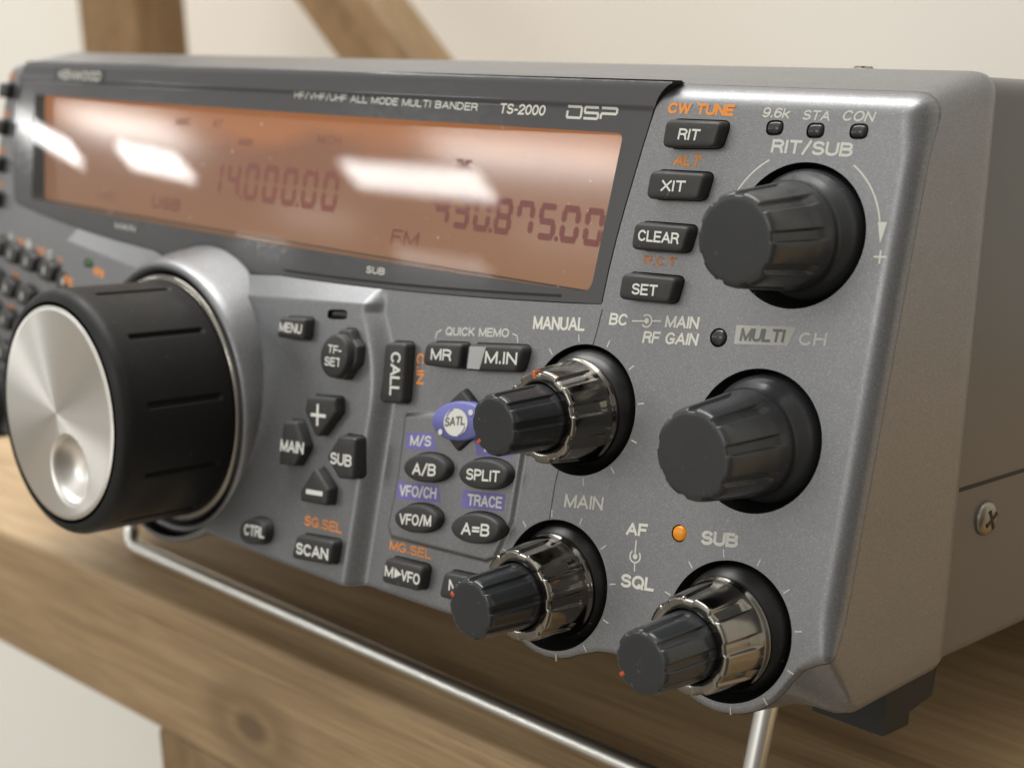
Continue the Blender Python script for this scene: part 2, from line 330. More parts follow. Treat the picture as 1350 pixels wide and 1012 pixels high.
bq('MENU', [(150.5, 47.6), (159.6, 48.4), (160.0, 44.5), (150.6, 43.9)], .7, 3)
bq('+', [(162.2, 34.6), (171.2, 35.5), (172.0, 33.0), (167.7, 27.9), (166.6, 27.9), (162.0, 32.0)], .6, 3)
bq('MAIN', [(156.4, 29.0), (160.8, 29.5), (164.9, 25.3), (162.6, 21.4), (157.0, 20.8)], .7, 3)
bq('SUB', [(173.0, 29.2), (178.2, 29.6), (179.2, 22.2), (174.8, 21.6), (170.0, 24.8)], .7, 3)
bq('-', [(167.9, 22.4), (173.2, 19.2), (173.5, 16.2), (164.8, 15.5), (164.3, 17.5)], .6, 3)
BT.append(dict(label='CTRL', pts=ccw(ellipse((152.8, 7.0), 4.6, 2.5, .14, 40, 2.5)), base=3, h=2.2))
bq('SCAN', [(165.3, 9.4), (176.8, 10.6), (176.7, 6.1), (164.6, 4.8)], .9, 3)
bq('CALL', [(177.5, 46.4), (183.8, 47.0), (185.4, 36.4), (178.8, 35.8)], 1.0)
bq('MR', [(187.8, 47.7), (197.25, 48.7), (197.35, 44.4), (187.4, 43.8)], [1.2, .75, .75, 1.2])
bq('M.IN', [(197.6, 48.75), (210.9, 50.1), (210.2, 45.8), (197.8, 44.4)], [.75, 1.1, 1.1, .75])
BT.append(dict(label='A/B', pts=ccw(ellipse((192.9, 26.6), 5.6, 2.45, .14)), base=.75, h=1.8))
BT.append(dict(label='SPLIT', pts=ccw(ellipse((206.2, 28.1), 5.8, 2.55, .14)), base=.75, h=1.8))
BT.append(dict(label='VFO/M', pts=ccw(ellipse((192.6, 17.7), 5.6, 2.45, .16)), base=.75, h=1.8))
BT.append(dict(label='A=B', pts=ccw(ellipse((206.4, 19.0), 5.8, 2.55, .16)), base=.75, h=1.8))
bq('M>VFO', [(186.2, 9.5), (196.6, 10.1), (196.5, 5.6), (186.0, 5.0)], .9)
bq('M.IN memory', [(200.6, 10.4), (211, 11.2), (211, 6.6), (200.1, 5.8)], .9)
star = []
for k in range(4):
    a = .12 + k * math.pi / 2; c = (198.0, 35.7); L = (6.9, 5.2)[k % 2]
    star += [(c[0] + L * math.cos(a), c[1] + L * math.sin(a)), (c[0] + 4.4 * math.cos(a + math.pi / 4), c[1] + 3.9 * math.sin(a + math.pi / 4))]
BT.append(dict(label='SATL', pts=ccw(roundpoly(star, [.6, 1.2] * 4, 5)), base=0, h=1.5))
tf = []
for k in range(4):
    a = .1 + k * math.pi / 2; c = (170.0, 43.3)
    for da, rr in ((-.32, 4.7), (.32, 4.7), (math.pi / 4, 3.9)): tf.append((c[0] + rr * math.cos(a + da), c[1] + rr * math.sin(a + da)))
BT.append(dict(label='TF-SET', pts=ccw(roundpoly(tf, .7, 5)), base=3, h=1.7))
# keypad on the far side (rounded keys)
for (x, z) in [(25, 46.4), (35.8, 45.7), (47.4, 44.7), (58.6, 43.5), (25.2, 37.9), (36.4, 37.3), (26.4, 30.1), (37.4, 29.2), (14, 47.2), (14.4, 38.8), (15.4, 31), (27.4, 22), (16, 22.8), (38.2, 21.2)]:
    BT.append(dict(label='keypad', pts=ccw(ellipse((x, z), 4.0, 2.3, -.09, 32, 3)), base=0, h=2.4))
for (x, z) in [(3.6, 86.5), (3.4, 77), (4.2, 67.5), (6.2, 58.6)]:
    BT.append(dict(label='side', pts=ccw(roundpoly([(x - 3, z + 1.8), (x + 3, z + 1.8), (x + 3, z - 1.8), (x - 3, z - 1.8)], .8)), base=0, h=2.2))
LEDS = [('RX', (248.1, 87.6), 1.25, .95, 3), ('RX', (254.8, 87.5), 1.25, .95, 3), ('RX', (261.6, 87.7), 1.25, .95, 3), ('round', (244.7, 55.9), 1.3, 1.25, 2), ('amber', (243.7, 25.75), 1.15, 1.15, 2),
        ('slot', (164.3, 50.0 - .3), 2.6, .72, 4), ('green', (71.5, 49.3), 2.2, .7, 4)]

def edge_r(x, z):
    r = np.where(z > 60, 4., 1.1)
    side = 1.1 + 1.8 * sst(9, 20, z) + 1.1 * sst(84, 91, z)
    return np.where((x > 262) | (x < 8), np.where(z > 60, side, side), r)
# ------------------------------------------------------------------ heightfield panel with clean cut-outs
def field_panel(name, outline, holes, hfun, m, parent, step=.25, rtop=4., rside=2.9, rbot=1.1, margin=0., snapbig=True, extra=0.):
    o = np.asarray(outline); x0, z0 = o.min(0) - 2 * step; x1, z1 = o.max(0) + 2 * step
    nx, nz = int((x1 - x0) / step) + 2, int((z1 - z0) / step) + 2
    X, Z = np.meshgrid(x0 + step * np.arange(nx), z0 + step * np.arange(nz), indexing='ij')
    sd = poly_sdf(X, Z, o)                                    # >0 inside the panel
    keep = sd > 0; near = []
    fields = [(o, sd)]
    for hp in holes:
        hp = np.asarray(hp); lo = hp.min(0) - 3 * step; hi = hp.max(0) + 3 * step
        i0, j0 = np.maximum(0, ((lo - (x0, z0)) / step).astype(int)); i1, j1 = ((hi - (x0, z0)) / step).astype(int) + 2
        sl = (slice(i0, max(i0, i1)), slice(j0, max(j0, j1)))
        if X[sl].size == 0: continue
        d = -poly_sdf(X[sl], Z[sl], hp); keep[sl] &= d > 0; near.append((sl, hp))
    f = keep[:-1, :-1] | keep[1:, :-1] | keep[:-1, 1:] | keep[1:, 1:]
    used = np.zeros(keep.shape, bool)
    for a in (slice(0, -1), slice(1, None)):
        for b in (slice(0, -1), slice(1, None)): used[a, b] |= f
    def snap(sl, poly):
        bad = used[sl] & ~keep[sl]
        xs, zs = X[sl], Z[sl]; px, pz = xs[bad], zs[bad]
        if len(px) == 0: return
        best = np.full(len(px), 1e9); bx, bz = px.copy(), pz.copy(); n = len(poly)
        for i in range(n):
            a, b = poly[i], poly[(i + 1) % n]; e = b - a; L = e @ e
            if L < 1e-12: continue
            t = np.clip(((px - a[0]) * e[0] + (pz - a[1]) * e[1]) / L, 0, 1); qx, qz = a[0] + t * e[0], a[1] + t * e[1]
            d = (px - qx) ** 2 + (pz - qz) ** 2; u = d < best; best[u] = d[u]; bx[u] = qx[u]; bz[u] = qz[u]
        ok = best < (1.6 * step) ** 2
        px[ok] = bx[ok]; pz[ok] = bz[ok]; xs[bad] = px; zs[bad] = pz; kk = keep[sl]; tmp = kk[bad]; tmp[ok] = True; kk[bad] = tmp
    k0 = keep.copy()
    for sl, hp in near: snap(sl, hp)
    snap((slice(None), slice(None)), o)
    H = hfun(X, Z)
    if rtop:
        d = np.clip(poly_sdf(X, Z, o), 0, None)
        # distance to the top, side and bottom edges decides the edge radius
        rr = edge_r(X, Z)
        t = np.clip(1 - d / rr, 0, 1); H = H - rr * (1 - np.sqrt(np.clip(1 - t * t, 0, 1)))
    V = np.stack([X, S(X, Z) - H - extra, Z], -1)
    idx = -np.ones(keep.shape, int); idx[used] = np.arange(used.sum()); ii, jj = np.nonzero(f)
    F = np.stack([idx[ii, jj], idx[ii + 1, jj], idx[ii + 1, jj + 1], idx[ii, jj + 1]], 1)
    return mesh_obj(name, V[used], F, m, parent)

radio = thing('radio_transceiver', 'silver and black desktop radio with amber display and large tuning dial, on a wire stand', 'radio')
radio.location = tuple(world((0, 0, 0)) * MM); radio.rotation_euler = (-TILT, 0, 0)

cut = [ellipse(c, r, r, 0, 128) for c, r in WELLS]
def inset_raw(p, d):
    """parallel inset of a convex polygon by d"""
    n = len(p); out = []
    for i in range(n):
        a, b, c = p[i - 1], p[i], p[(i + 1) % n]; e, f = (b - a) / np.linalg.norm(b - a), (c - b) / np.linalg.norm(c - b)
        n1, n2 = np.array([-e[1], e[0]]), np.array([-f[1], f[0]]); m_ = n1 + n2; out.append(b + m_ * d * 2 / (m_ @ m_))
    return np.array(out)
def outline(b, d):
    """outline of a key grown by d (negative: shrunk)"""
    if 'raw' in b: return roundpoly(inset_raw(b['raw'], -d), [max(r + d, .14) for r in b['r']], 5)
    return offset(b['pts'], d)
for b in BT:                                                  # the side walls of the keys belong to their outlines as seen: take them off
    p = b['pts']; xc, zc = p.mean(0)
    if xc > 140:
        k_ = .62 * b['h'] / (168 + float(S(xc, zc))); fx = k_ * (383.6 - xc); fz = .7 * k_ * (92 - zc); x0_, z0_ = p[:, 0].min(), p[:, 1].min(); W_, H_ = np.ptp(p[:, 0]), np.ptp(p[:, 1])
        for key in ('pts', 'raw'):
            if key in b:
                q = b[key].copy(); q[:, 0] = x0_ - .3 + (q[:, 0] - x0_) * (W_ + .3 - fx) / W_; q[:, 1] = z0_ - .1 + (q[:, 1] - z0_) * (H_ + .1 - fz) / H_; b[key] = q
    b['pts'] = outline(b, 0.); b['hole'] = outline(b, .3)
cut += [b['hole'] for b in BT]
for kind, c, rx, rz, k in LEDS: cut.append(ellipse(c, rx + .2, rz + .2, .05 if kind != 'slot' else .1, 40, k))
cut.append(offset(BEZ, .18))
cut.append(ellipse(RAD_DIAL, 28.4, 28.4, 0, 160))
panel = field_panel('front_panel', OUTLINE, cut, hsurf, silver, radio)
# fascia seam right of the centre section
seam = [(222.6, 57.6), (222.3, 54.4), (221.9, 51.6)], [(219.2, 31.0), (218.95, 28.4), (219.0, 22.8)]
def ribbon(pts, width, h, hf=True):
    pts = np.asarray(pts, float); t = np.gradient(pts, axis=0); t /= np.linalg.norm(t, axis=1)[:, None]; nrm = np.stack([-t[:, 1], t[:, 0]], 1)
    A, B = pts + nrm * width / 2, pts - nrm * width / 2; n = len(pts)
    q = np.concatenate([A, B]); V = pos(q[:, 0], q[:, 1], (hsurf(q[:, 0], q[:, 1]) if hf else 0) + h); return V, [(i, i + 1, n + i + 1, n + i) for i in range(n - 1)]
for s_ in seam: mesh_obj('seam', *ribbon(s_, .16, .02), gap_mat, panel)
# shell behind the fascia: loft from the outline back to the case
o = OUTLINE; N = len(o)
def back(p, y):
    x, z = p
    if z > 80: z2 = 93.6 + (z - 93.6) * 1.0
    return x, z
rings = []
fr = np.stack([o[:, 0], S(o[:, 0], o[:, 1]) - 0, o[:, 1]], 1)
rr = edge_r(o[:, 0], o[:, 1])
fr[:, 1] += rr - hsurf(o[:, 0], o[:, 1]) - .12
rings.append(fr)
fr[:, :1] = offset(o, .006)[:, :1]; fr[:, 2] = offset(o, .006)[:, 1]; fr[:, 1] -= .2
def ring(y, ztop, zbot, inset=0., rc=3.0):
    """cross-section of the shell at depth y, point for point with the fascia outline"""
    x, z = o[:, 0], o[:, 1]; cxn = 135.; x2, z2 = x.copy(), z.copy()
    for sgn, XE in ((1, XR), (-1, XL)):
        side = (x > 262) if sgn > 0 else (x < 8)
        zc = np.clip((z - 6.5) / (14.6 - 6.5), 0, 1)
        corner = side & (z < 14.6) & (zc > 0)
        x2 = np.where(corner, XE - sgn * rc * (1 - np.sin(zc * math.pi / 2)), x2); z2 = np.where(corner, zbot + rc * (1 - np.cos(zc * math.pi / 2)), z2)
        up_ = side & (z >= 14.6) & (z < 89.4)
        x2 = np.where(up_, XE, x2); z2 = np.where(up_, zbot + rc + (z - 14.6) / (89.4 - 14.6) * (89.4 + ztop - ZT - zbot - rc), z2)
    bot = (z < 40) & ~(((x > 262) | (x < 8)) & (z > 6.5))
    z2 = np.where(bot, zbot, z2); x2 = np.where(bot & (x > 255), np.minimum(x, XR - rc), x2); x2 = np.where(bot & (x < 15), np.maximum(x, XL + rc), x2)
    z2 = np.where(z >= 89.4, z + (ztop - ZT), z2); x2 = cxn + (x2 - cxn) * (1 - inset / 136.4)
    return np.stack([x2, np.full(N, y), z2], 1)
r1 = ring(20, 94.5, 1.6); hi_ = np.clip((o[:, 1] - 8) / 30, 0, 1); r1[:, 1] = np.maximum(20, fr[:, 1] + 3)
r1[:, 2] = np.where((o[:, 1] < 14) & (abs(o[:, 0] - 135) < 118), np.minimum(o[:, 1], 3.2), r1[:, 2])
r2 = ring(43.5, 97.0, 2.6)
rings += [fr * .3 + r1 * .7, fr * .1 + r1 * .9, r1 * .93 + r2 * .07, r1 * .75 + r2 * .25, r2 * .9 + r1 * .1, r2, ring(45.2, 97.0, 2.9, .3), ring(45.9, 96.5, 3.5, .9), ring(46.1, 96.0, 4.2, 1.6)]
V = np.concatenate(rings); F = [(i * N + j, i * N + (j + 1) % N, (i + 1) * N + (j + 1) % N, (i + 1) * N + j) for i in range(len(rings) - 1) for j in range(N)]
F.append(tuple(range((len(rings) - 1) * N, len(rings) * N)))
mesh_obj('panel_surround', V, F[:-1], silver, radio)
# case
case = mesh_obj('case', *box(.3, 269.7, 44.5, 318, 2.6, 96.3, 3.2), case_paint, radio)
slot_v, slot_f = box(269.2, 269.76, 48.2, 300, 31.75, 32.45)
mesh_obj('cover_seam', slot_v, slot_f, gap_mat, case, smooth=False)
def screw(c, axis, r, parent):
    n = 40; V = []; prof = [(0, 1.5), (r * .55, 1.45), (r * .85, 1.1), (r, .5), (r, 0)]; parts = []
    v_, f_ = [], []
    for rr_, hh in prof:
        for j in range(n):
            a = 2 * math.pi * j / n; v_.append((hh, rr_ * math.cos(a), rr_ * math.sin(a)))
    for i in range(len(prof) - 1):
        for j in range(n): f_.append((i * n + j, (i + 1) * n + j, (i + 1) * n + (j + 1) % n, i * n + (j + 1) % n))
    def put(p): return (c[0] + p[0], c[1] + p[1], c[2] + p[2]) if axis == 'x' else (c[0] + p[1], c[1] + p[2], c[2] + p[0])
    s = mesh_obj('screw', [put(p) for p in v_], f_, screw_mat, parent)
    cr_ = []
    for ang in (.5, .5 + math.pi / 2):
        bx, bf = box(1.35, 1.56, -r * .62, r * .62, -.28 * r / 2.6, .28 * r / 2.6)
        cr_.append(([put((p[0] + (.01 if ang > 1 else 0), p[1] * math.cos(ang) - p[2] * math.sin(ang), p[1] * math.sin(ang) + p[2] * math.cos(ang))) for p in bx], bf))
    mesh_obj('cross_recess', *merge(cr_), gap_mat, s, smooth=False)
screw((269.6, 57.4, 25.9), 'x', 2.9, radio)
screw((238.5, 60, 96.2), 'z', 2.4, radio)
for fx in (8, 248):
    V = [(fx, 44.9, -1), (fx, 44.9, -11.3), (fx, 52.8, -11.4), (fx, 52.9, -9.1), (fx, 60, -8), (fx, 62, 3), (fx, 40, 3)]
    V = [(x, y, z) for x, y, z in V]; V2 = [(x + 14, y, z) for x, y, z in V]; n = len(V)
    mesh_obj('foot', V + V2, [tuple(range(n)), tuple(range(2 * n - 1, n - 1, -1))] + [(i, (i + 1) % n, n + (i + 1) % n, n + i) for i in range(n)], foot_mat, radio, smooth=False)
for fx in (18, 252):
    fo = mesh_obj('foot', *lathe([(0, 0), (7.5, 0), (8, .6), (9, 12)], fx, 0, 32), foot_mat, radio)
    me = fo.data
    for q in me.vertices: x, y, z = q.co; q.co = (x, .292 + z, -.0101 + y)
    me.update()
# wire stand
zb_, yb_ = -33.35, 40.6
xa, xb = 31.5, 238.5
def arc3(c, r, a0, a1, n=8): return [(c[0] + r * math.cos(a), c[1] + r * math.sin(a)) for a in np.linspace(a0, a1, n)]
pth = [(xa, 47.5, -4), (xa, 45, -14)]
ya = lambda z: 47.5 + (z + 4) * (47.5 - yb_) / (-4 - zb_)
pth += [(x, ya(z), z) for x, z in arc3((xa + 6, zb_ + 6), 6, math.pi, 1.5 * math.pi)]
pth += [(x, ya(z), z) for x, z in arc3((xb - 6, zb_ + 6), 6, 1.5 * math.pi, 2 * math.pi)]
pth += [(xb, 45, -14), (xb, 47.5, -4)]
mesh_obj('wire_stand', *tube(pth, 2.15, 20), chrome, radio)
for fx in (xa, xb): mesh_obj('stand_hinge', *box(fx - 5, fx + 5, 43, 52, -5.5, 3.4, .8), foot_mat, radio)

# ------------------------------------------------------------------ lettering
def A_(cx, cy, rx, ry, a0, a1, n=14): return [(cx + rx * math.cos(a), cy + ry * math.sin(a)) for a in np.radians(np.linspace(a0, a1, n))]
GL = {
 'A': (.68, [[(0, 0), (.34, 1), (.68, 0)], [(.12, .32), (.56, .32)]]),
 'B': (.60, [[(0, 0), (0, 1), (.32, 1)] + A_(.32, .765, .25, .235, 90, -90) + [(0, .53)], [(.32, .53)] + A_(.33, .265, .27, .265, 90, -90) + [(0, 0)]]),
 'C': (.64, [A_(.33, .5, .33, .5, 40, 320, 26)]),
 'D': (.62, [[(0, 0), (0, 1), (.28, 1)] + A_(.28, .5, .34, .5, 90, -90, 20) + [(0, 0)]]),
 'E': (.54, [[(.54, 1), (0, 1), (0, 0), (.54, 0)], [(0, .52), (.48, .52)]]),
 'F': (.52, [[(.52, 1), (0, 1), (0, 0)], [(0, .50), (.45, .50)]]),
 'G': (.68, [A_(.34, .5, .34, .5, 42, 300, 26) + [(.62, .1), (.66, .42), (.38, .42)]]),
 'H': (.60, [[(0, 0), (0, 1)], [(.60, 0), (.60, 1)], [(0, .52), (.60, .52)]]),
 'I': (.02, [[(.01, 0), (.01, 1)]]),
 'J': (.44, [[(.44, 1), (.44, .25)] + A_(.22, .22, .22, .22, 0, -180)]),
 'K': (.60, [[(0, 0), (0, 1)], [(.56, 1), (.02, .38)], [(.2, .58), (.60, 0)]]),
 'L': (.50, [[(0, 1), (0, 0), (.50, 0)]]),
 'M': (.74, [[(0, 0), (0, 1), (.37, .05), (.74, 1), (.74, 0)]]),
 'N': (.60, [[(0, 0), (0, 1), (.60, 0), (.60, 1)]]),
 'O': (.70, [A_(.35, .5, .35, .5, 0, 360, 34)]),
 'P': (.57, [[(0, 0), (0, 1), (.30, 1)] + A_(.30, .735, .27, .265, 90, -90) + [(0, .47)]]),
 'Q': (.70, [A_(.35, .5, .35, .5, 0, 360, 34), [(.42, .24), (.68, -.04)]]),
 'R': (.60, [[(0, 0), (0, 1), (.32, 1)] + A_(.32, .75, .26, .25, 90, -90) + [(0, .50)], [(.34, .5), (.52, .36), (.55, .1), (.60, 0)]]),
 'S': (.58, [A_(.29, .755, .265, .245, 25, 270, 20) + A_(.29, .26, .29, .26, 90, -155, 20)]),
 'T': (.60, [[(0, 1), (.60, 1)], [(.30, 1), (.30, 0)]]),
 'U': (.60, [[(0, 1), (0, .3)] + A_(.30, .3, .30, .3, 180, 360, 20) + [(.60, 1)]]),
 'V': (.64, [[(0, 1), (.32, 0), (.64, 1)]]),
 'W': (.92, [[(0, 1), (.22, 0), (.46, 1), (.70, 0), (.92, 1)]]),
 'X': (.62, [[(0, 0), (.62, 1)], [(0, 1), (.62, 0)]]),
 'Y': (.62, [[(0, 1), (.31, .45), (.62, 1)], [(.31, .45), (.31, 0)]]),
 'Z': (.58, [[(0, 1), (.58, 1), (0, 0), (.58, 0)]]),
 '0': (.54, [A_(.27, .5, .27, .5, 0, 360, 30)]), '1': (.26, [[(0, .76), (.2, .86), (.24, 1), (.24, 0)]]),
 '2': (.54, [A_(.27, .72, .26, .28, 170, -35, 16) + [(.06, .14), (0, 0), (.54, 0)]]),
 '3': (.54, [A_(.26, .76, .24, .24, 160, -80, 16), A_(.26, .27, .28, .27, 85, -165, 18)]),
 '4': (.56, [[(.42, 0), (.42, 1), (0, .30), (.56, .30)]]),
 '5': (.54, [[(.50, 1), (.08, 1), (.03, .5)] + A_(.26, .33, .28, .33, 130, -150, 18)]),
 '6': (.54, [A_(.27, .31, .27, .31, 0, 360, 24), A_(.30, .5, .30, .5, 50, 205, 14)]),
 '7': (.52, [[(0, 1), (.52, 1), (.2, .35), (.16, 0)]]),
 '8': (.54, [A_(.27, .76, .23, .24, 0, 360, 22), A_(.27, .26, .27, .26, 0, 360, 24)]),
 '9': (.54, [A_(.27, .69, .27, .31, 0, 360, 24), A_(.24, .5, .30, .5, -130, 25, 14)]),
 '.': (.06, [[(.03, 0), (.03, .1)]]), '-': (.30, [[(0, .42), (.30, .42)]]), '/': (.36, [[(0, -.06), (.36, 1.06)]]),
 '=': (.5, [[(0, .66), (.5, .66)], [(0, .34), (.5, .34)]]), ' ': (.22, []),
 'k': (.48, [[(0, 0), (0, 1)], [(.44, .68), (.02, .28)], [(.15, .42), (.48, 0)]]), 'z': (.4, [[(0, .68), (.4, .68), (0, 0), (.4, 0)]]),
}
def split_sharp(p):
    """cut a stroke where it turns by more than a right angle and a half"""
    p = [np.array(q, float) for q in p]; out = [[p[0]]]
    for i in range(1, len(p)):
        out[-1].append(p[i])
        if i < len(p) - 1:
            a, b = p[i] - p[i - 1], p[i + 1] - p[i]; la, lb = np.linalg.norm(a), np.linalg.norm(b)
            if la > 1e-6 and lb > 1e-6 and a @ b / la / lb < -.45: out.append([p[i]])
    return out
def strip(p, wd):
    """outline of a constant-width stroke along p (mitred)"""
    p = np.asarray(p, float); p = p[np.r_[True, np.linalg.norm(np.diff(p, axis=0), axis=1) > 1e-5]]; closed = len(p) > 3 and np.linalg.norm(p[0] - p[-1]) < 1e-5
    if closed: p = p[:-1]
    n = len(p); L, R = [], []
    for i in range(n):
        a = p[i] - p[i - 1] if (i or closed) else None; b = p[(i + 1) % n] - p[i] if (i < n - 1 or closed) else None
        a = b if a is None else a; b = a if b is None else b
        a = a / (np.linalg.norm(a) + 1e-12); b = b / (np.linalg.norm(b) + 1e-12); na, nb = np.array([-a[1], a[0]]), np.array([-b[1], b[0]])
        m_ = na + nb; q = m_ @ m_; m_ = m_ * (2 / q) if q > .35 else (na + nb) * 1.6 + (a - b) * .0
        e = np.zeros(2)
        if not closed: e = -a * wd * .4 if i == 0 else (b * wd * .4 if i == n - 1 else e)
        L.append(p[i] + e + m_ * wd / 2); R.append(p[i] + e - m_ * wd / 2)
    V = np.array(L + R); k = n if closed else n - 1
    return V, [(i, (i + 1) % n, n + (i + 1) % n, n + i) for i in range(k)]
def surfpts(X, Z, lift, base=None):
    return pos(X, Z, (hsurf(X, Z) if base is None else base) + lift)
def text(s, BL, w_, up, m, parent, lift=.03, base=None, bold=.012, name='legend', fn=None, gap=.21):
    """single-weight panel lettering between BL and BL + w_, cap height up"""
    gl = [GL[c] for c in s]; tot = sum(g_[0] for g_ in gl) + gap * (len(gl) - 1); hgt = np.linalg.norm(up); wid = np.linalg.norm(w_)
    t = hgt * (.145 + bold * 3.0); ux, uz = np.array(w_, float), np.array(up, float)
    ix, iz = t / 2 / wid, t / 2 / hgt; x = 0.; parts = []; k = 0
    for gw, pl in gl:
        for q in [r_ for q0 in pl for r_ in split_sharp(q0)]:
            q = np.asarray(q, float); a = ix + (x + q[:, 0]) / tot * (1 - 2 * ix); b = iz + q[:, 1] * (1 - 2 * iz)
            Pm = np.array(BL)[None] + a[:, None] * ux + b[:, None] * uz; V, F = strip(Pm, t); li = .004 * (k % 3); k += 1
            pts = fn(V[:, 0], V[:, 1]) if fn else surfpts(V[:, 0], V[:, 1], lift, base)
            pts[:, 1] -= li; parts.append((pts, F))
        x += gw + gap
    return mesh_obj(name, *merge(parts), m, parent, smooth=False)
def flat(polys, m, parent, name='legend', lift=.03, base=None, fn=None):
    """printed shapes: fill polygons on the surface"""
    parts = []
    for p in polys:
        p = np.asarray(p, float); c = p.mean(0); q = np.vstack([p, c]); n = len(p)
        pts = fn(q[:, 0], q[:, 1]) if fn else surfpts(q[:, 0], q[:, 1], lift, base)
        parts.append((pts, [(i, (i + 1) % n, n) for i in range(n)]))
    return mesh_obj(name, *merge(parts), m, parent, smooth=False)
def line(a, b, wd):
    a, b = np.array(a, float), np.array(b, float); t = (b - a) / np.linalg.norm(b - a); n = np.array([-t[1], t[0]]) * wd / 2
    return [a - n, b - n, b + n, a + n]
def arcpoly(c, r, a0, a1, wd, n=24):
    return [[(c[0] + (r + s * wd / 2) * math.cos(a), c[1] + (r + s * wd / 2) * math.sin(a)) for s, a in ((-1, t0), (1, t0), (1, t1), (-1, t1))] for t0, t1 in zip(np.linspace(a0, a1, n)[:-1], np.linspace(a0, a1, n)[1:])]

# ------------------------------------------------------------------ buttons
def button(b):
    p = b['pts']; n = len(p); base = b['base']; h = b['h']; cx_, cz_ = p.mean(0)
    def at(q, hh): return pos(q[:, 0], q[:, 1], base + hh)
    k_ = 1. if 'raw' in b or b['h'] == 1.8 or b['label'] in ('CTRL', 'keypad') else .55
    rg = [at(outline(b, dd * (k_ if dd < 0 else 1)), hh) for dd, hh in ((.14, -1.6), (.12, h - .75), (.06, h - .48), (-.05, h - .24), (-.22, h - .08), (-.45, h))]
    c2 = np.array([cx_, cz_]); rg.append(at(c2 + (outline(b, -.45 * k_) - c2) * .6, h + .04))
    V = np.concatenate(rg + [at(np.array([[cx_, cz_]]), h + .08)]); F = []
    for i in range(len(rg) - 1): F += [(i * n + j, i * n + (j + 1) % n, (i + 1) * n + (j + 1) % n, (i + 1) * n + j) for j in range(n)]
    F += [((len(rg) - 1) * n + j, (len(rg) - 1) * n + (j + 1) % n, len(rg) * n) for j in range(n)]
    o_ = mesh_obj('push_button', V, F, button_mat, radio)
    hp = b['hole']; q = offset(hp, .03); W = np.concatenate([pos(q[:, 0], q[:, 1], hsurf(q[:, 0], q[:, 1]) - .02), at(hp, -1.9)]); n = len(hp)
    mesh_obj('button_well', W, [(j, (j + 1) % n, n + (j + 1) % n, n + j) for j in range(n)] + [tuple(range(n, 2 * n))], gap_mat, o_, smooth=False)
    return o_
BO = {}
for b in BT:
    o_ = button(b); BO[b['label']] = o_; b['obj'] = o_
    names = {'+': 'black plus key', '-': 'black minus key', 'SATL': 'key with blue oval face reading SATL', 'keypad': None, 'side': None, 'M.IN memory': 'black key partly hidden by knob'}
    l = names.get(b['label'], 'black key lettered ' + b['label'].replace('>', ' to '))
    if l: o_['label'] = l
def btext(lab, s, BL, w_, up, h, base=0, bold=.012, **k): return text(s, BL, w_, up, ink_key, BO[lab], lift=h + .11, base=base, bold=bold, **k)
btext('RIT', 'RIT', (233.1, 85.1), (3.9, 0), (.1, 1.75), 2.2)
btext('XIT', 'XIT', (231.6, 77.1), (4.4, .15), (0, 1.75), 2.2)
btext('CLEAR', 'CLEAR', (228.9, 69.2), (7.6, .12), (-.1, 1.75), 2.2)
btext('SET', 'SET', (229.4, 60.9), (4.8, .2), (-.1, 1.75), 2.2)
btext('MENU', 'MENU', (151.0, 45.0), (6.7, .35), (-.15, 1.8), 2.2, 3)
btext('MAIN', 'MAIN', (156.7, 23.3), (6.8, .6), (-.25, 2.2), 2.2, 3)
btext('SUB', 'SUB', (171.2, 23.7), (5.8, .45), (-.3, 2.1), 2.2, 3)
btext('CTRL', 'CTRL', (149.7, 5.8), (6.3, .7), (-.3, 2.1), 2.2, 3)
btext('SCAN', 'SCAN', (165.7, 5.9), (9.0, .85), (-.35, 2.1), 2.2, 3, bold=.02)
btext('CALL', 'CALL', (179.3, 44.9), (1.3, -7.6), (2.5, .25), 2.2, bold=.01)
btext('MR', 'MR', (189.3, 44.9), (4.9, .45), (-.2, 2.0), 2.2)
btext('M.IN', 'M.IN', (201.9, 46.1), (7.0, .75), (-.2, 2.1), 2.2)
btext('A/B', 'A/B', (189.6, 24.9), (5.6, .75), (-.2, 2.1), 1.8, .75)
btext('SPLIT', 'SPLIT', (202.2, 26.5), (7.4, .95), (-.2, 1.9), 1.8, .75)
btext('VFO/M', 'VFO/M', (188.4, 15.9), (7.6, 1.2), (-.25, 1.9), 1.8, .75)
btext('A=B', 'A=B', (203.1, 17.3), (6.2, .95), (-.2, 2.1), 1.8, .75)
btext('M>VFO', 'M', (186.5, 6.2), (2.1, .1), (-.2, 1.9), 2.2)
btext('M>VFO', 'VFO', (190.6, 6.4), (4.6, .2), (-.2, 1.9), 2.2)
flat([[(188.9, 6.4), (190.6, 7.4), (188.7, 8.2)]], ink_key, BO['M>VFO'], lift=2.31, base=0)
btext('M.IN memory', 'M.IN', (202, 7.4), (6.8, .4), (-.2, 1.9), 2.2)
flat([line((163.9, 31.4), (168.1, 31.8), .62), line((165.4, 33.6), (166.15, 29.7), .62)], ink_key, BO['+'], lift=2.31, base=3)
flat([line((165.9, 17.55), (170.5, 18.0), .85)], ink_key, BO['-'], lift=2.31, base=3)
# silver stripe on the quick-memo key
flat([[(197.95, 48.45), (201.6, 48.85), (200.9, 44.95), (198.1, 44.7)]], key_silver, BO['M.IN'], name='silver_band', lift=2.27, base=0)
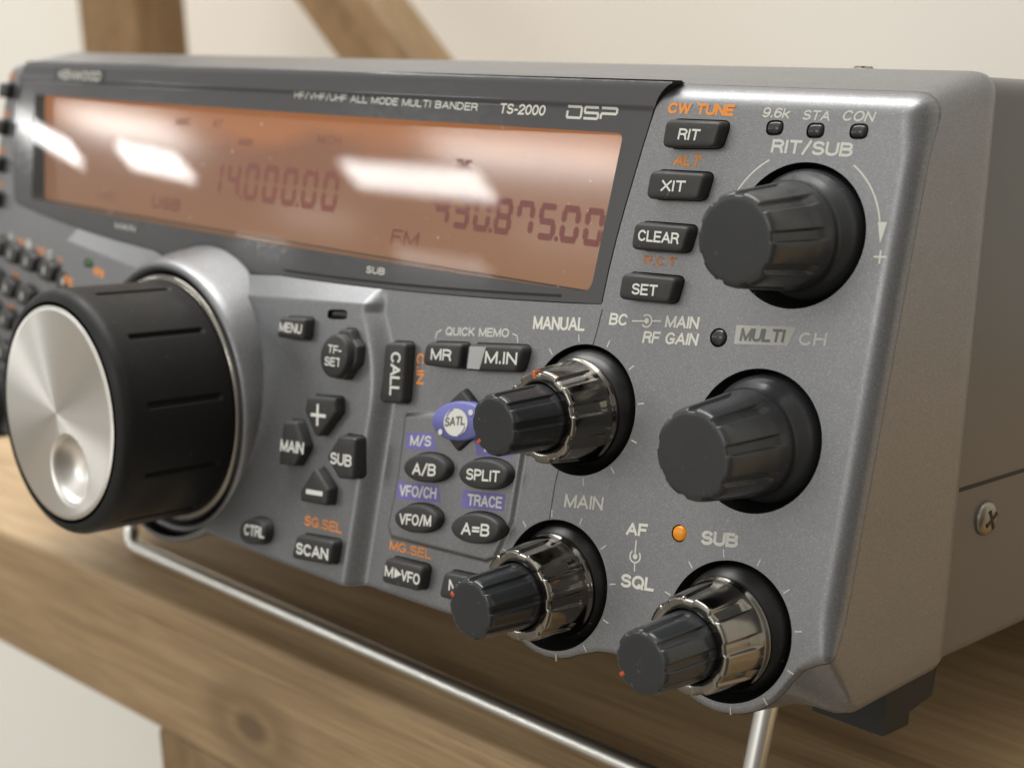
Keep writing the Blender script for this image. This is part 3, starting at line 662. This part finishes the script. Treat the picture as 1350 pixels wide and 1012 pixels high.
# TF-SET cap (round, on the four-lobed base)
tc_ = (168.6, 42.9)
V, F = lathe([(0, 0), (3.3, 0), (3.75, .15), (3.95, .5), (4.0, 2.4)], tc_[0], tc_[1], 48)
V = [(x, S(tc_[0], tc_[1]) - 6.2 + (z - tc_[1]) * RAKE + y, z) for x, y, z in V]
mesh_obj('key_cap', V, F, button_mat, BO['TF-SET'])
text('TF-', (167.0, 43.3), (3.8, .15), (-.15, 1.55), ink_key, BO['TF-SET'], lift=6.27, base=0)
text('SET', (166.6, 41.0), (4.6, .3), (-.15, 1.6), ink_key, BO['TF-SET'], lift=6.27, base=0)
# SATL oval
op = ccw(ellipse((197.9, 35.6), 6.3, 3.35, .16)); n = len(op)
V = np.concatenate([pos(op[:, 0], op[:, 1], .6), pos(op[:, 0], op[:, 1], 1.9), pos(offset(op, -.4)[:, 0], offset(op, -.4)[:, 1], 2.2), pos(*[np.array([q]) for q in op.mean(0)], 2.35)])
F = [(i * n + j, i * n + (j + 1) % n, (i + 1) * n + (j + 1) % n, (i + 1) * n + j) for i in range(2) for j in range(n)] + [(2 * n + j, 2 * n + (j + 1) % n, 3 * n) for j in range(n)]
sat = mesh_obj('blue_oval', V, F, satl_blue, BO['SATL'])
flat([ellipse((197.6, 35.4), 2.75, 2.35, .1, 40)], ink_key, BO['SATL'], name='globe_print', lift=2.40, base=0)
text('SATL', (195.2, 34.3), (4.6, 1.1), (-.1, 1.5), ink_dark, BO['SATL'], lift=2.45, base=0, bold=.005)
flat([ellipse((200.6, 37.6), .55, .5, 0, 16), ellipse((194.4, 33.2), .5, .5, 0, 16)], ink_key, BO['SATL'], name='dot_print', lift=2.36, base=0)
flat(arcpoly((197.6, 35.4), 2.3, 2.0, 2.9, .22, 8) + arcpoly((197.6, 35.4), 2.3, -1.1, -.1, .22, 8), satl_blue, BO['SATL'], name='globe_print', lift=2.44, base=0)
# keypad legends
kp = [b for b in BT if b['label'] == 'keypad']
for b, s in zip(kp, '2356890' + 'C1470' + 'E.'):
    c = b['pts'].mean(0); text(s, (c[0] - .7, c[1] - .9), (1.4, 0), (0, 1.9), ink_key, b['obj'], lift=2.52, base=0)
sk = [b for b in BT if b['label'] == 'side']

# ------------------------------------------------------------------ printing on the fascia
T = lambda s, BL, w_, up, m, **k: text(s, BL, w_, up, m, panel, **k)
T('CW TUNE', (228.7, 88.95), (12.0, .05), (.15, 1.75), worn_orange2, bold=.03)
T('ALT', (231.4, 81.0), (4.9, .1), (.25, 1.75), worn_orange2, bold=.025)
T('P.C.T', (229.1, 65.3), (6.0, .15), (-.1, 1.6), worn_orange, bold=.03)
T('9.6k', (245.6, 89.05), (4.5, 0), (.25, 1.5), ink_grey, bold=.006)
T('STA', (252.3, 88.95), (4.4, 0), (.25, 1.45), ink_grey, bold=.006)
T('CON', (258.6, 89.1), (4.9, 0), (.35, 1.5), ink_grey, bold=.006)
T('RIT/SUB', (248.1, 83.9), (13.1, .1), (.05, 2.05), ink_grey, bold=.018)
T('BC', (224.3, 55.3), (3.5, .25), (.05, 1.9), ink_white, bold=.015)
T('MAIN', (234.9, 56.2), (6.0, .5), (.0, 1.9), ink_white, bold=.015)
T('RF GAIN', (231.2, 53.3), (10.0, .9), (.1, 1.9), ink_white, bold=.015)
T('CH', (258.0, 56.5), (4.3, .45), (0, 1.9), worn_grey, bold=.01)
T('MANUAL', (209.1, 52.6), (10.7, 1.1), (-.2, 2.2), ink_white, bold=.012)
T('MAIN', (221.5, 25.3), (7.6, 1.0), (-.1, 2.2), worn_white, bold=.012)
T('AF', (234.2, 23.5), (3.9, .5), (-.1, 2.0), ink_white, bold=.025)
T('SQL', (234.8, 15.4), (6.2, .65), (-.15, 2.1), ink_white, bold=.025)
T('SUB', (247.7, 24.9), (6.3, .8), (-.15, 2.15), worn_white, bold=.03)
T('SG.SEL', (164.2, 10.5), (10.5, .75), (-.2, 1.85), ink_orange, bold=.01)
T('C.IN', (183.5, 45.0), (1.0, -5.3), (1.9, .2), ink_orange, bold=.008)
T('QUICK MEMO', (189.7, 49.0), (14.5, 1.6), (-.15, 1.5), ink_grey, bold=.01)
T('MG.SEL', (184.4, 10.0), (10.4, .6), (-.2, 1.7), ink_orange, bold=.01)
flat([[(184.9, 31.2), (191.2, 32.2), (192.7, 29.5), (185.3, 28.4)]], ink_violet, panel, 'printed_block', lift=.02)
flat([[(184.4, 22.4), (194.5, 23.6), (195.6, 20.9), (185.0, 19.4)]], ink_violet, panel, 'printed_block', lift=.02)
flat([[(200.3, 24.0), (209.6, 25.2), (209.9, 22.4), (200.4, 21.0)]], ink_violet, panel, 'printed_block', lift=.02)
flat([[(200.9, 33.2), (209.6, 34.2), (209.9, 31.4), (202, 30.3)]], ink_violet, panel, 'printed_block', lift=.02)
T('M/S', (186.1, 29.1), (5.1, .75), (-.15, 1.85), ink_grey, lift=.04)
T('VFO/CH', (185.4, 20.0), (9.0, 1.25), (-.2, 2.0), ink_grey, lift=.04)
T('TRACE', (201.7, 21.7), (7.7, 1.0), (-.2, 1.95), ink_grey, lift=.04)
T('TF-W', (203.0, 31.1), (6.2, .7), (-.2, 1.85), ink_grey, lift=.04)
# MULTI badge: pale block with the letters in the panel colour
flat([[(247.4, 58.15), (257.2, 59.05), (256.3, 56.2), (247.5, 55.35)]], badge_ink, panel, 'printed_block', lift=.02)
T('MULTI', (248.3, 55.85), (7.3, .7), (.1, 2.0), badge_dark, lift=.04, bold=.02)
# brackets, pot symbols, arrows, scale ticks
flat([line((187.4, 48.1), (187.6, 49.3), .22), line((187.6, 49.3), (188.6, 49.85), .22), line((204.9, 51.35), (206.0, 51.1), .22), line((206.0, 51.1), (206.4, 49.95), .22)], ink_grey, panel, 'bracket_print')
def pot(a0, a1, c, b0, b1, ang):
    flat([line(a0, a1, .22), line(b0, b1, .22), ellipse(c, .42, .42, 0, 20)] + arcpoly(c, .95, ang + .75, ang + 2 * math.pi - .75, .24, 24), ink_white, panel, 'symbol_print')
pot((228.7, 56.45), (231.3, 56.75), (231.4, 56.8), (232.35, 56.9), (234.1, 57.1), math.pi)
pot((236.3, 23.1), (236.55, 20.6), (236.6, 20.6), (236.7, 19.7), (236.95, 18.3), math.pi / 2)
flat(arcpoly(K_RIT, 12.55, math.radians(122), math.radians(200), .26, 30) + arcpoly(K_RIT, 12.75, math.radians(57), math.radians(14), .26, 30) + [[(266.9, 75.2), (268.3, 75.3), (267.8, 72.2)]] + [line((267.2, 70.3), (269.1, 70.45), .3), line((268.1, 71.3), (268.2, 69.4), .3)], ink_grey, panel, 'arrow_print')
for c, skip in ((K_RF, ()), (K_AFM, ()), (K_AFS, ())):
    flat([line((c[0] + 11.0 * math.cos(a), c[1] + 11.0 * math.sin(a)), (c[0] + 12.15 * math.cos(a), c[1] + 12.15 * math.sin(a)), .2) for a in np.radians([-76 + 30 * k for k in range(12) if k not in (10, 11)])], ink_grey, panel, 'scale_print')
# labels on the far keypad and left column
for (x, z, s, m) in [(24.7, 49.4, '1.8', ink_orange), (38.3, 48.5, '3.5', ink_orange), (51.3, 47.2, '7', ink_orange), (25.1, 41.0, '10', ink_orange), (24.8, 32.8, '18', ink_orange), (62.6, 44.3, 'TNC', ink_orange), (77.0, 48.0, 'MHz', ink_orange), (19.4, 50.2, 'A', ink_grey), (31.6, 49.4, 'B', ink_grey), (45.2, 48.3, 'C', ink_grey)]:
    text(s, (x - 2.6, z - .9), (5.2 if len(s) > 1 else 3.2, -.3), (.1, 1.9), m, panel, bold=.02)
for b, s in zip(sk, ('ATT', 'AGC', 'ANT', 'AT')):
    c = b['pts'].mean(0); text(s, (c[0] - 2.6, c[1] + 2.6), (5.2, 0), (0, 1.7), ink_orange, panel, bold=.02)
# lamps
for kind, c, rx, rz, k in LEDS:
    base = float(hsurf(*[np.array(q) for q in c])); m = {'amber': led_amber, 'green': led_green}.get(kind, led_dark)
    rot = .05 if kind != 'slot' else .1
    e0 = ccw(ellipse(c, rx + .23, rz + .23, rot, 40, k)); e1 = ccw(ellipse(c, rx, rz, rot, 40, k)); e2 = ccw(ellipse(c, rx * .75, rz * .7, rot, 40, k)); n = len(e0)
    hi = .25 if kind != 'slot' else -.35
    V = np.concatenate([pos(e1[:, 0], e1[:, 1], base - 1.2), pos(e1[:, 0], e1[:, 1], base + hi - .3), pos(e2[:, 0], e2[:, 1], base + hi), pos(np.array([c[0]]), np.array([c[1]]), base + hi + .08)])
    F = [(i * n + j, i * n + (j + 1) % n, (i + 1) * n + (j + 1) % n, (i + 1) * n + j) for i in range(2) for j in range(n)] + [(2 * n + j, 2 * n + (j + 1) % n, 3 * n) for j in range(n)]
    L_ = mesh_obj('indicator_lamp', V, F, m, radio)
    if kind == 'amber': L_['label'] = 'round amber indicator lamp'
    V = np.concatenate([pos(e0[:, 0], e0[:, 1], base - .01), pos(e0[:, 0], e0[:, 1], base - 1.2)])
    mesh_obj('lamp_well', V, [(j, (j + 1) % n, n + (j + 1) % n, n + j) for j in range(n)] + [tuple(range(n, 2 * n))], well_mat, L_, smooth=False)

# ------------------------------------------------------------------ display
OPEN = ccw(roundpoly([(21.5, 85.9), (221.0, 85.5), (219.7, 59.9), (28.6, 60.3)], [1.2, 1.2, 2.2, 2.2]))
def hbez(x, z): return .06 + .25 * sst(89.3, 89.9, z) - .5 * sst(92.6, 94.2, z) ** 2 * 1.0
bez = field_panel('display_bezel', BEZ, [OPEN], hbez, bezel_mat, radio, step=.3, rtop=0)
# bezel edges: step down to the panel all round, and the inner wall of the window
o = OPEN; n = len(o)
V = np.concatenate([pos(o[:, 0], o[:, 1], .06), pos(o[:, 0], o[:, 1], -4.6)]); mesh_obj('window_frame', V, [(j, (j + 1) % n, n + (j + 1) % n, n + j) for j in range(n)], gap_mat, bez, smooth=False)
o = BEZ; n = len(o); hz = hbez(o[:, 0], o[:, 1])
V = np.concatenate([pos(o[:, 0], o[:, 1], hz), pos(o[:, 0], o[:, 1], -3)]); mesh_obj('bezel_edge', V, [(j, (j + 1) % n, n + (j + 1) % n, n + j) for j in range(n)], bezel_mat, bez, smooth=False)
o = offset(BEZ, .22); V = np.concatenate([pos(o[:, 0], o[:, 1], -.02 + hsurf(o[:, 0], o[:, 1])), pos(o[:, 0], o[:, 1], -2.2)]); o2 = offset(BEZ, -.2)
V = np.concatenate([V, pos(o2[:, 0], o2[:, 1], -2.2)])
mesh_obj('bezel_gap', V, [(i * n + j, i * n + (j + 1) % n, (i + 1) * n + (j + 1) % n, (i + 1) * n + j) for i in range(2) for j in range(n)], gap_mat, bez, smooth=False)
# clear pane
pane = field_panel('window_pane', offset(OPEN, .05), [], lambda x, z: 0 * x + .05, glass, radio, step=1.0, rtop=0)
# LCD: flat sheet behind the window (less curved than the pane)
def lcd(x, z, lift=0.):
    x = np.asarray(x, float); z = np.asarray(z, float)
    return np.stack(np.broadcast_arrays(x, 18.0 + .00014 * (x - 195) ** 2 + .158 * (z - 72) - lift, z), -1)
gx = np.linspace(9, 228, 60); gz = np.linspace(54.5, 90.5, 8); X, Z = np.meshgrid(gx, gz, indexing='ij')
idx = np.arange(X.size).reshape(X.shape); F = np.stack([idx[:-1, :-1], idx[1:, :-1], idx[1:, 1:], idx[:-1, 1:]], -1).reshape(-1, 4)
screen = mesh_obj('lcd_screen', lcd(X, Z).reshape(-1, 3), F, lcd_mat, radio)
SEG = {'0': 'abcdef', '1': 'bc', '2': 'abged', '3': 'abgcd', '4': 'fgbc', '5': 'afgcd', '6': 'afgedc', '7': 'fabc', '8': 'abcdefg', '9': 'abcdfg'}
def digit(ch, x, z, w_, h, t, lean=0.0):
    g = t * .14; H2 = h / 2
    def hb(zc): return [(x + g + t * .15, zc), (x + t * .5 + g, zc + t / 2), (x + w_ - t * .5 - g, zc + t / 2), (x + w_ - g - t * .15, zc), (x + w_ - t * .5 - g, zc - t / 2), (x + t * .5 + g, zc - t / 2)]
    def vb(xc, za, zb2): return [(xc, za + g), (xc + t / 2, za + t * .4 + g), (xc + t / 2, zb2 - t * .4 - g), (xc, zb2 - g), (xc - t / 2, zb2 - t * .4 - g), (xc - t / 2, za + t * .4 + g)]
    xl, xr = x + t / 2, x + w_ - t / 2; zl, zm, zh = z + t / 2, z + H2, z + h - t / 2
    D = dict(a=hb(zh), g=hb(zm), d=hb(zl), f=vb(xl, zm, zh), b=vb(xr, zm, zh), e=vb(xl, zl, zm), c=vb(xr, zl, zm))
    return [[(px + lean * (pz - z), pz) for px, pz in D[k]] for k in SEG[ch]]
def number(s_, x, z, w_, h, pitch, t, m, lean):
    ps = []
    for ch in s_:
        if ch == '.': ps.append(ellipse((x - (pitch - w_) * .5 - .05, z + .45), .45, .45, 0, 12)); continue
        ps += digit(ch, x, z, w_, h, t, lean); x += pitch
    return flat(ps, m, screen, 'frequency_digits', fn=lambda a, b: lcd(a, b, .08))
number('430875.00'.replace('430875', '430.875'), 177.6, 67.0, 4.25, 6.2, 5.28, 1.12, lcd_ink, .0)
number('14.000.00', 103.6, 66.9, 5.0, 7.7, 6.75, 1.25, lcd_soft, .0)
lt = lambda s_, BL, w_, up, m=lcd_ink, **k: text(s_, BL, w_, up, m, screen, name='lcd_lettering', fn=lambda a, b: lcd(a, b, .08), **k)
lt('FM', (166.8, 62.7), (7.6, .0), (.3, 2.7), bold=.0)
lt('TNC', (181.6, 77.4), (4.3, 0), (0, 1.8))
lt('M.CH', (140.3, 79.8), (7.5, 0), (0, 1.8), lcd_faint)
lt('USB', (81.3, 62.5), (12.0, 0), (.2, 2.6))
lt('MAIN', (113, 78.0), (5, 0), (0, 1.6), lcd_faint)
lt('ANT', (87, 81.0), (6, 0), (0, 1.8), lcd_faint)
lt('AT', (102, 81.2), (4, 0), (0, 1.8), lcd_faint)
lt('AGC', (56, 62.6), (9, 0), (0, 2), lcd_faint)
# lettering on the bezel
bz = lambda s_, BL, w_, up, m, **k: text(s_, BL, w_, up, m, bez, fn=lambda a, b: pos(a, b, hbez(a, b) + .03), **k)
bz('HF/VHF/UHF ALL MODE MULTI BANDER', (138.0, 88.4), (50.8, -.6), (0, 1.35), ink_grey, bold=.01)
bz('TS-2000', (194.0, 87.6), (10.2, 0), (.1, 1.75), ink_white, bold=.008)
bz('SUB', (167.0, 57.5), (5.0, .1), (0, 1.25), ink_grey)
bz('MAIN', (76.1, 57.5), (9.3, 0), (0, 1.3), ink_grey)
def stroke(pts, wd): return [line(a, b, wd) for a, b in zip(pts[:-1], pts[1:])]
dsp = []
for x0_, lets in ((209.0, 'D'), (212.5, 'S'), (216.0, 'P')):
    L, B_, R_, T_ = x0_, 87.55, x0_ + 2.9, 89.35; M_ = (B_ + T_) / 2
    q = {'D': [(L, T_), (R_, T_), (R_, B_), (L, B_), (L, M_ + .2)], 'S': [(R_, T_), (L + .1, T_), (L + .1, M_), (R_, M_), (R_, B_), (L, B_)], 'P': [(L, B_), (L, M_), (R_ + .2, M_), (R_ + .2, T_), (L, T_)]}[lets]
    dsp += stroke(q, .42)
flat(dsp, ink_grey, bez, 'logo_print', fn=lambda a, b: pos(a, b, hbez(a, b) + .035))
plaque = flat([roundpoly([(33.2, 92.6), (61.2, 92.4), (61.2, 89.6), (33.2, 89.5)], .5)], well_mat, bez, 'name_plaque', fn=lambda a, b: pos(a, b, hbez(a, b) + .06))
bz('KENWOOD', (35.5, 90.0), (23.5, -.05), (0, 2.2), worn_grey, bold=.02)
for q in bez.children:
    if q.name.startswith('legend') and q.data.materials[0] == worn_grey:
        for vv in q.data.vertices: vv.co.y -= .06 * MM
# hinge line along the lower lip of the bezel
rb, rf = ribbon([(x, zb(x) + 1.0) for x in np.linspace(143, 214, 30)], .45, .10, hf=False); mesh_obj('lip_groove', rb, rf, gap_mat, bez, smooth=False)

# ------------------------------------------------------------------ tuning dial
cx_, cz_ = RAD_DIAL
dial = mesh_obj('dial_ring', *lathe([(24.3, -1.0), (25.1, -1.0), (25.65, -.6), (25.82, .1), (25.7, .8), (25.2, 1.3), (24.9, 3.5), (23.6, 6)], cx_, cz_, 160), nickel, radio)
sur = [(25.95, 6.5), (26.05, 1.2), (26.3, .0), (26.8, -.75), (27.4, -.95), (28.0, -.7), (28.5, .1), (29.0, 1.6), (29.6, 4.0), (30.4, 7.5), (31.0, 11.5)]
mesh_obj('dial_surround', *lathe(sur, cx_, cz_, 160), silver, radio)
mesh_obj('dial_shadow_gap', *lathe([(23.0, 7.5), (28.4, 7.6)], cx_, cz_, 96), gap_mat, radio)
# rubber grip with eleven slots
nth, gv, gf = 990, [], []
ys = np.concatenate([[-25.16], np.linspace(-25.1, -22.6, 10), np.linspace(-22, -1.0, 64)])
for y in ys:
    for j in range(nth):
        t = 2 * math.pi * j / nth
        k = np.clip((y + 25.16) / 2.6, 0, 1); r = 21.75 + 2.5 * math.sqrt(max(0, 1 - (1 - k) ** 2)) - .0 * y
        a = (t - math.radians(11.6)) / (2 * math.pi / 11); a = (a - round(a)) * 2 * math.pi / 11 * 24.2
        gy = np.clip(min(y + 19.6, -3.2 - y), -1, 1.0)
        d_ = 1 - np.clip((abs(a) - .35) / .3, 0, 1); d_ *= np.clip(gy / .5, 0, 1)
        r -= .75 * d_
        gv.append((cx_ + r * math.cos(t), y, cz_ + r * math.sin(t)))
for i in range(len(ys) - 1):
    for j in range(nth):
        a, b = i * nth + j, i * nth + (j + 1) % nth; gf.append((a, b, b + nth, a + nth))
tuning = mesh_obj('tuning_knob', np.array(gv), np.array(gf), rubber, radio)
dial.name = 'dial_ring'
# spun metal face with a hole for the finger dimple
DC, DR = (122.1, 16.1), 7.2
face_out = ellipse(RAD_DIAL, 21.0, 21.0, 0, 240)
def plane_panel(name, outline, holes, y, m, parent, step=.3):
    o_ = field_panel(name, outline, holes, lambda x, z: S(x, z) - y(x, z), m, parent, step=step, rtop=0); return o_
def facey(x, z):
    r = np.hypot(x - cx_, z - cz_); return -25.2 - .35 * sst(21.0, 20.3, r)
cap = plane_panel('dial_face', face_out, [ellipse(DC, DR, DR, 0, 120)], facey, alu, tuning)
def shift_origin(o_, c):
    """put an object's own origin on its axis (radial brushing is measured from it)"""
    co = np.empty(len(o_.data.vertices) * 3, np.float32); o_.data.vertices.foreach_get('co', co); co = co.reshape(-1, 3) - np.array(c, np.float32) * MM
    o_.data.vertices.foreach_set('co', co.ravel()); o_.location = Vector(c) * MM; o_.data.update()
shift_origin(cap, (cx_, -25.5, cz_))
bowl = mesh_obj('finger_dimple', *lathe([(7.3, -25.6), (7.2, -25.55), (6.6, -25.2), (6.3, -24.5), (5.3, -22.9), (4, -21.7), (2.5, -20.9), (1.2, -20.5), (0, -20.4)], DC[0], DC[1], 96), dimple_mat, tuning)
shift_origin(bowl, (DC[0], -25, DC[1]))

# ------------------------------------------------------------------ small knobs
def flute(n, depth, width, weights, phase):
    def f(t, i):
        if weights[i] <= 0: return 0
        a = ((t - phase) / (2 * math.pi / n)); a = abs(a - round(a)) * 2 * math.pi / n
        return depth * weights[i] * (1 - sst(width * .62, width, np.array(a)))
    return f
def single_knob(c, yf, phase):
    prof = [(0, 0), (3, 0), (5.5, .0), (5.9, .02), (6.25, .1), (6.6, .35), (6.8, .75), (6.95, 1.4)] + [(6.95 + .09 * k, 1.4 + k) for k in range(1, 9)] + [(7.78, 10.0), (7.85, 10.6), (7.92, 11.2), (8.0, 12.0), (8.12, 12.6), (8.15, 13.0), (8.1, 13.4), (8.05, 13.9), (8.3, 14.4), (8.8, 15.0), (9.4, 16.0), (9.7, 17.2), (9.8, 19.5)]
    wt = [0, 0, 0, 0, .15, .5, .85, 1] + [1] * 8 + [.9, .5, .12] + [0] * 10
    k = mesh_obj('control_knob', *lathe(prof, c[0], c[1], 432, flute(9, .60, .135, wt, phase), yf), knob_matte, radio)
    return k
k1 = single_knob(K_RIT, 4.9, .15); k1['label'] = 'upper single black fluted knob'
k2 = single_knob(K_MUL, -.5, .28); k2['label'] = 'middle single black fluted knob'
def dual_knob(c, rel, phase, ph2, mark, ringmark=None):
    y0 = S(*c) + rel
    skirt = [(8.3, 19.4), (8.75, 19.9), (9.3, 20.6), (9.7, 22), (9.8, 25)]
    k = mesh_obj('dual_knob', *lathe(skirt, c[0], c[1], 120, None, y0), well_mat, radio)
    pr = [(5.5, 10.9), (5.6, 10.5), (5.75, 10.3), (6.9, 10.3), (7.25, 10.4), (7.45, 10.75), (7.5, 11.2)] + [(7.5 + .07 * q, 11.2 + .7 * q) for q in range(1, 8)] + [(8.05, 16.6), (8.1, 17.1), (8.15, 17.6), (8.2, 18.2), (8.28, 18.5), (8.5, 18.75), (8.62, 19.0), (8.62, 19.4), (8.45, 19.7), (8.2, 19.8)]
    wt = [0, 0, 0, .75, 1, 1, 1] + [1] * 7 + [.8, .45, .1] + [0] * 7
    R_ = mesh_obj('outer_ring', *lathe(pr, c[0], c[1], 432, flute(9, .42, .155, wt, ph2), y0), nickel, k)
    mesh_obj('ring_gap', *lathe([(0, 13), (5.6, 13), (5.6, 10.6)], c[0], c[1], 64, None, y0), gap_mat, k)
    pi_ = [(0, 0), (2, 0), (3.6, 0), (4.0, .02), (4.4, .1), (4.7, .3), (4.85, .65), (4.9, 1.2)] + [(4.9 + .045 * q, 1.2 + q) for q in range(1, 9)] + [(5.28, 9.6), (5.32, 10.2), (5.35, 12.5)]
    wi = [0, 0, 0, 0, .15, .5, .9, 1] + [1] * 8 + [.8, .1, 0]
    I_ = mesh_obj('inner_cap', *lathe(pi_, c[0], c[1], 360, flute(9, .42, .15, wi, phase), y0), knob_gloss, k)
    def wedge(a, r0, r1, ya, yb, wd, m):
        ux, uz = math.cos(a), math.sin(a); bx, bf = box(r0, r1, ya, yb, -wd / 2, wd / 2, .08)
        mesh_obj('pointer_mark', [(c[0] + x * ux - z * uz, y0 + y, c[1] + x * uz + z * ux) for x, y, z in bx], bf, m, k)
    wedge(mark, 3.75, 4.62, -.04, .9, .6, red_mark)
    if ringmark is not None: wedge(ringmark, 6.1, 7.38, 10.24, 11.6, .6, orange_mark)
    return k
d1 = dual_knob(K_RF, -20, .12, .3, math.radians(226), math.radians(103)); d1['label'] = 'upper dual knob with smoked metal ring'
d2 = dual_knob(K_AFM, -19, .2, .05, math.radians(160)); d2['label'] = 'lower left dual knob'
d3 = dual_knob(K_AFS, -20, .1, .2, math.radians(218)); d3['label'] = 'lower right dual knob'
for (c, r), k in zip(WELLS, (k1, k2, d1, d2, d3)):
    V, F = lathe([(r + .02, 0), (r - .05, .6), (r - .1, 7), (1, 7)], c[0], c[1], 128)
    V = np.array(V); y_ = V[:, 1].copy(); V[:, 1] = np.where(y_ < .7, S(V[:, 0], V[:, 2]) - hsurf(V[:, 0], V[:, 2]) + y_ + .0, S(*c) + y_)
    mesh_obj('knob_well', V, F, well_mat, k)
# microphone socket at the far lower corner
mesh_obj('microphone_socket', *lathe([(0, -6), (5, -6), (7.8, -6), (8.3, -5.4), (8.4, 0), (9.4, .4), (9.6, 14)], 22, 8.5, 64, None, 6), foot_mat, radio)

# ------------------------------------------------------------------ shelf, posts, wall (mm, world: x right, y back, z up; shelf top = 0)
def board(name, x0, x1, y0, y1, z0, z1, m, label, cat, rot=None, bev=2.5, origin=(0, 0, 0)):
    o_ = mesh_obj(name, *box(x0, x1, y0, y1, z0, z1, bev), m)
    if label: o_['label'] = label; o_['category'] = cat
    return o_
shelf = board('wooden_shelf', -760, 620, -11, 345, -38, 0, shelf_wood, 'thick brown wooden shelf board the radio stands on', 'shelf', bev=2.2)
shelf.rotation_euler = (0, 0, math.radians(1.6)); shelf.location = (0, -.003, 0)
leg = board('shelf_leg', 57, 150, -11, 80, -1300, -38.2, post_wood, 'wooden leg under the front edge of the shelf', 'shelf leg')
post = board('wooden_post', -432, -367, 262, 293, .2, 1500, post_wood, 'upright pale wooden post behind the left end of the radio', 'post')
brace = board('wooden_brace', -19, 19, 262, 286, -60, 900, post_wood, 'slanting pale wooden brace behind the top of the radio', 'brace')
brace.location = (-.0445, 0, 0); brace.rotation_euler = (0, math.radians(-47.7), 0)
wall = mesh_obj('wall', *box(-9000, 5000, 420, 470, -2500, 1700), wall_mat, smooth=False); wall['kind'] = 'structure'
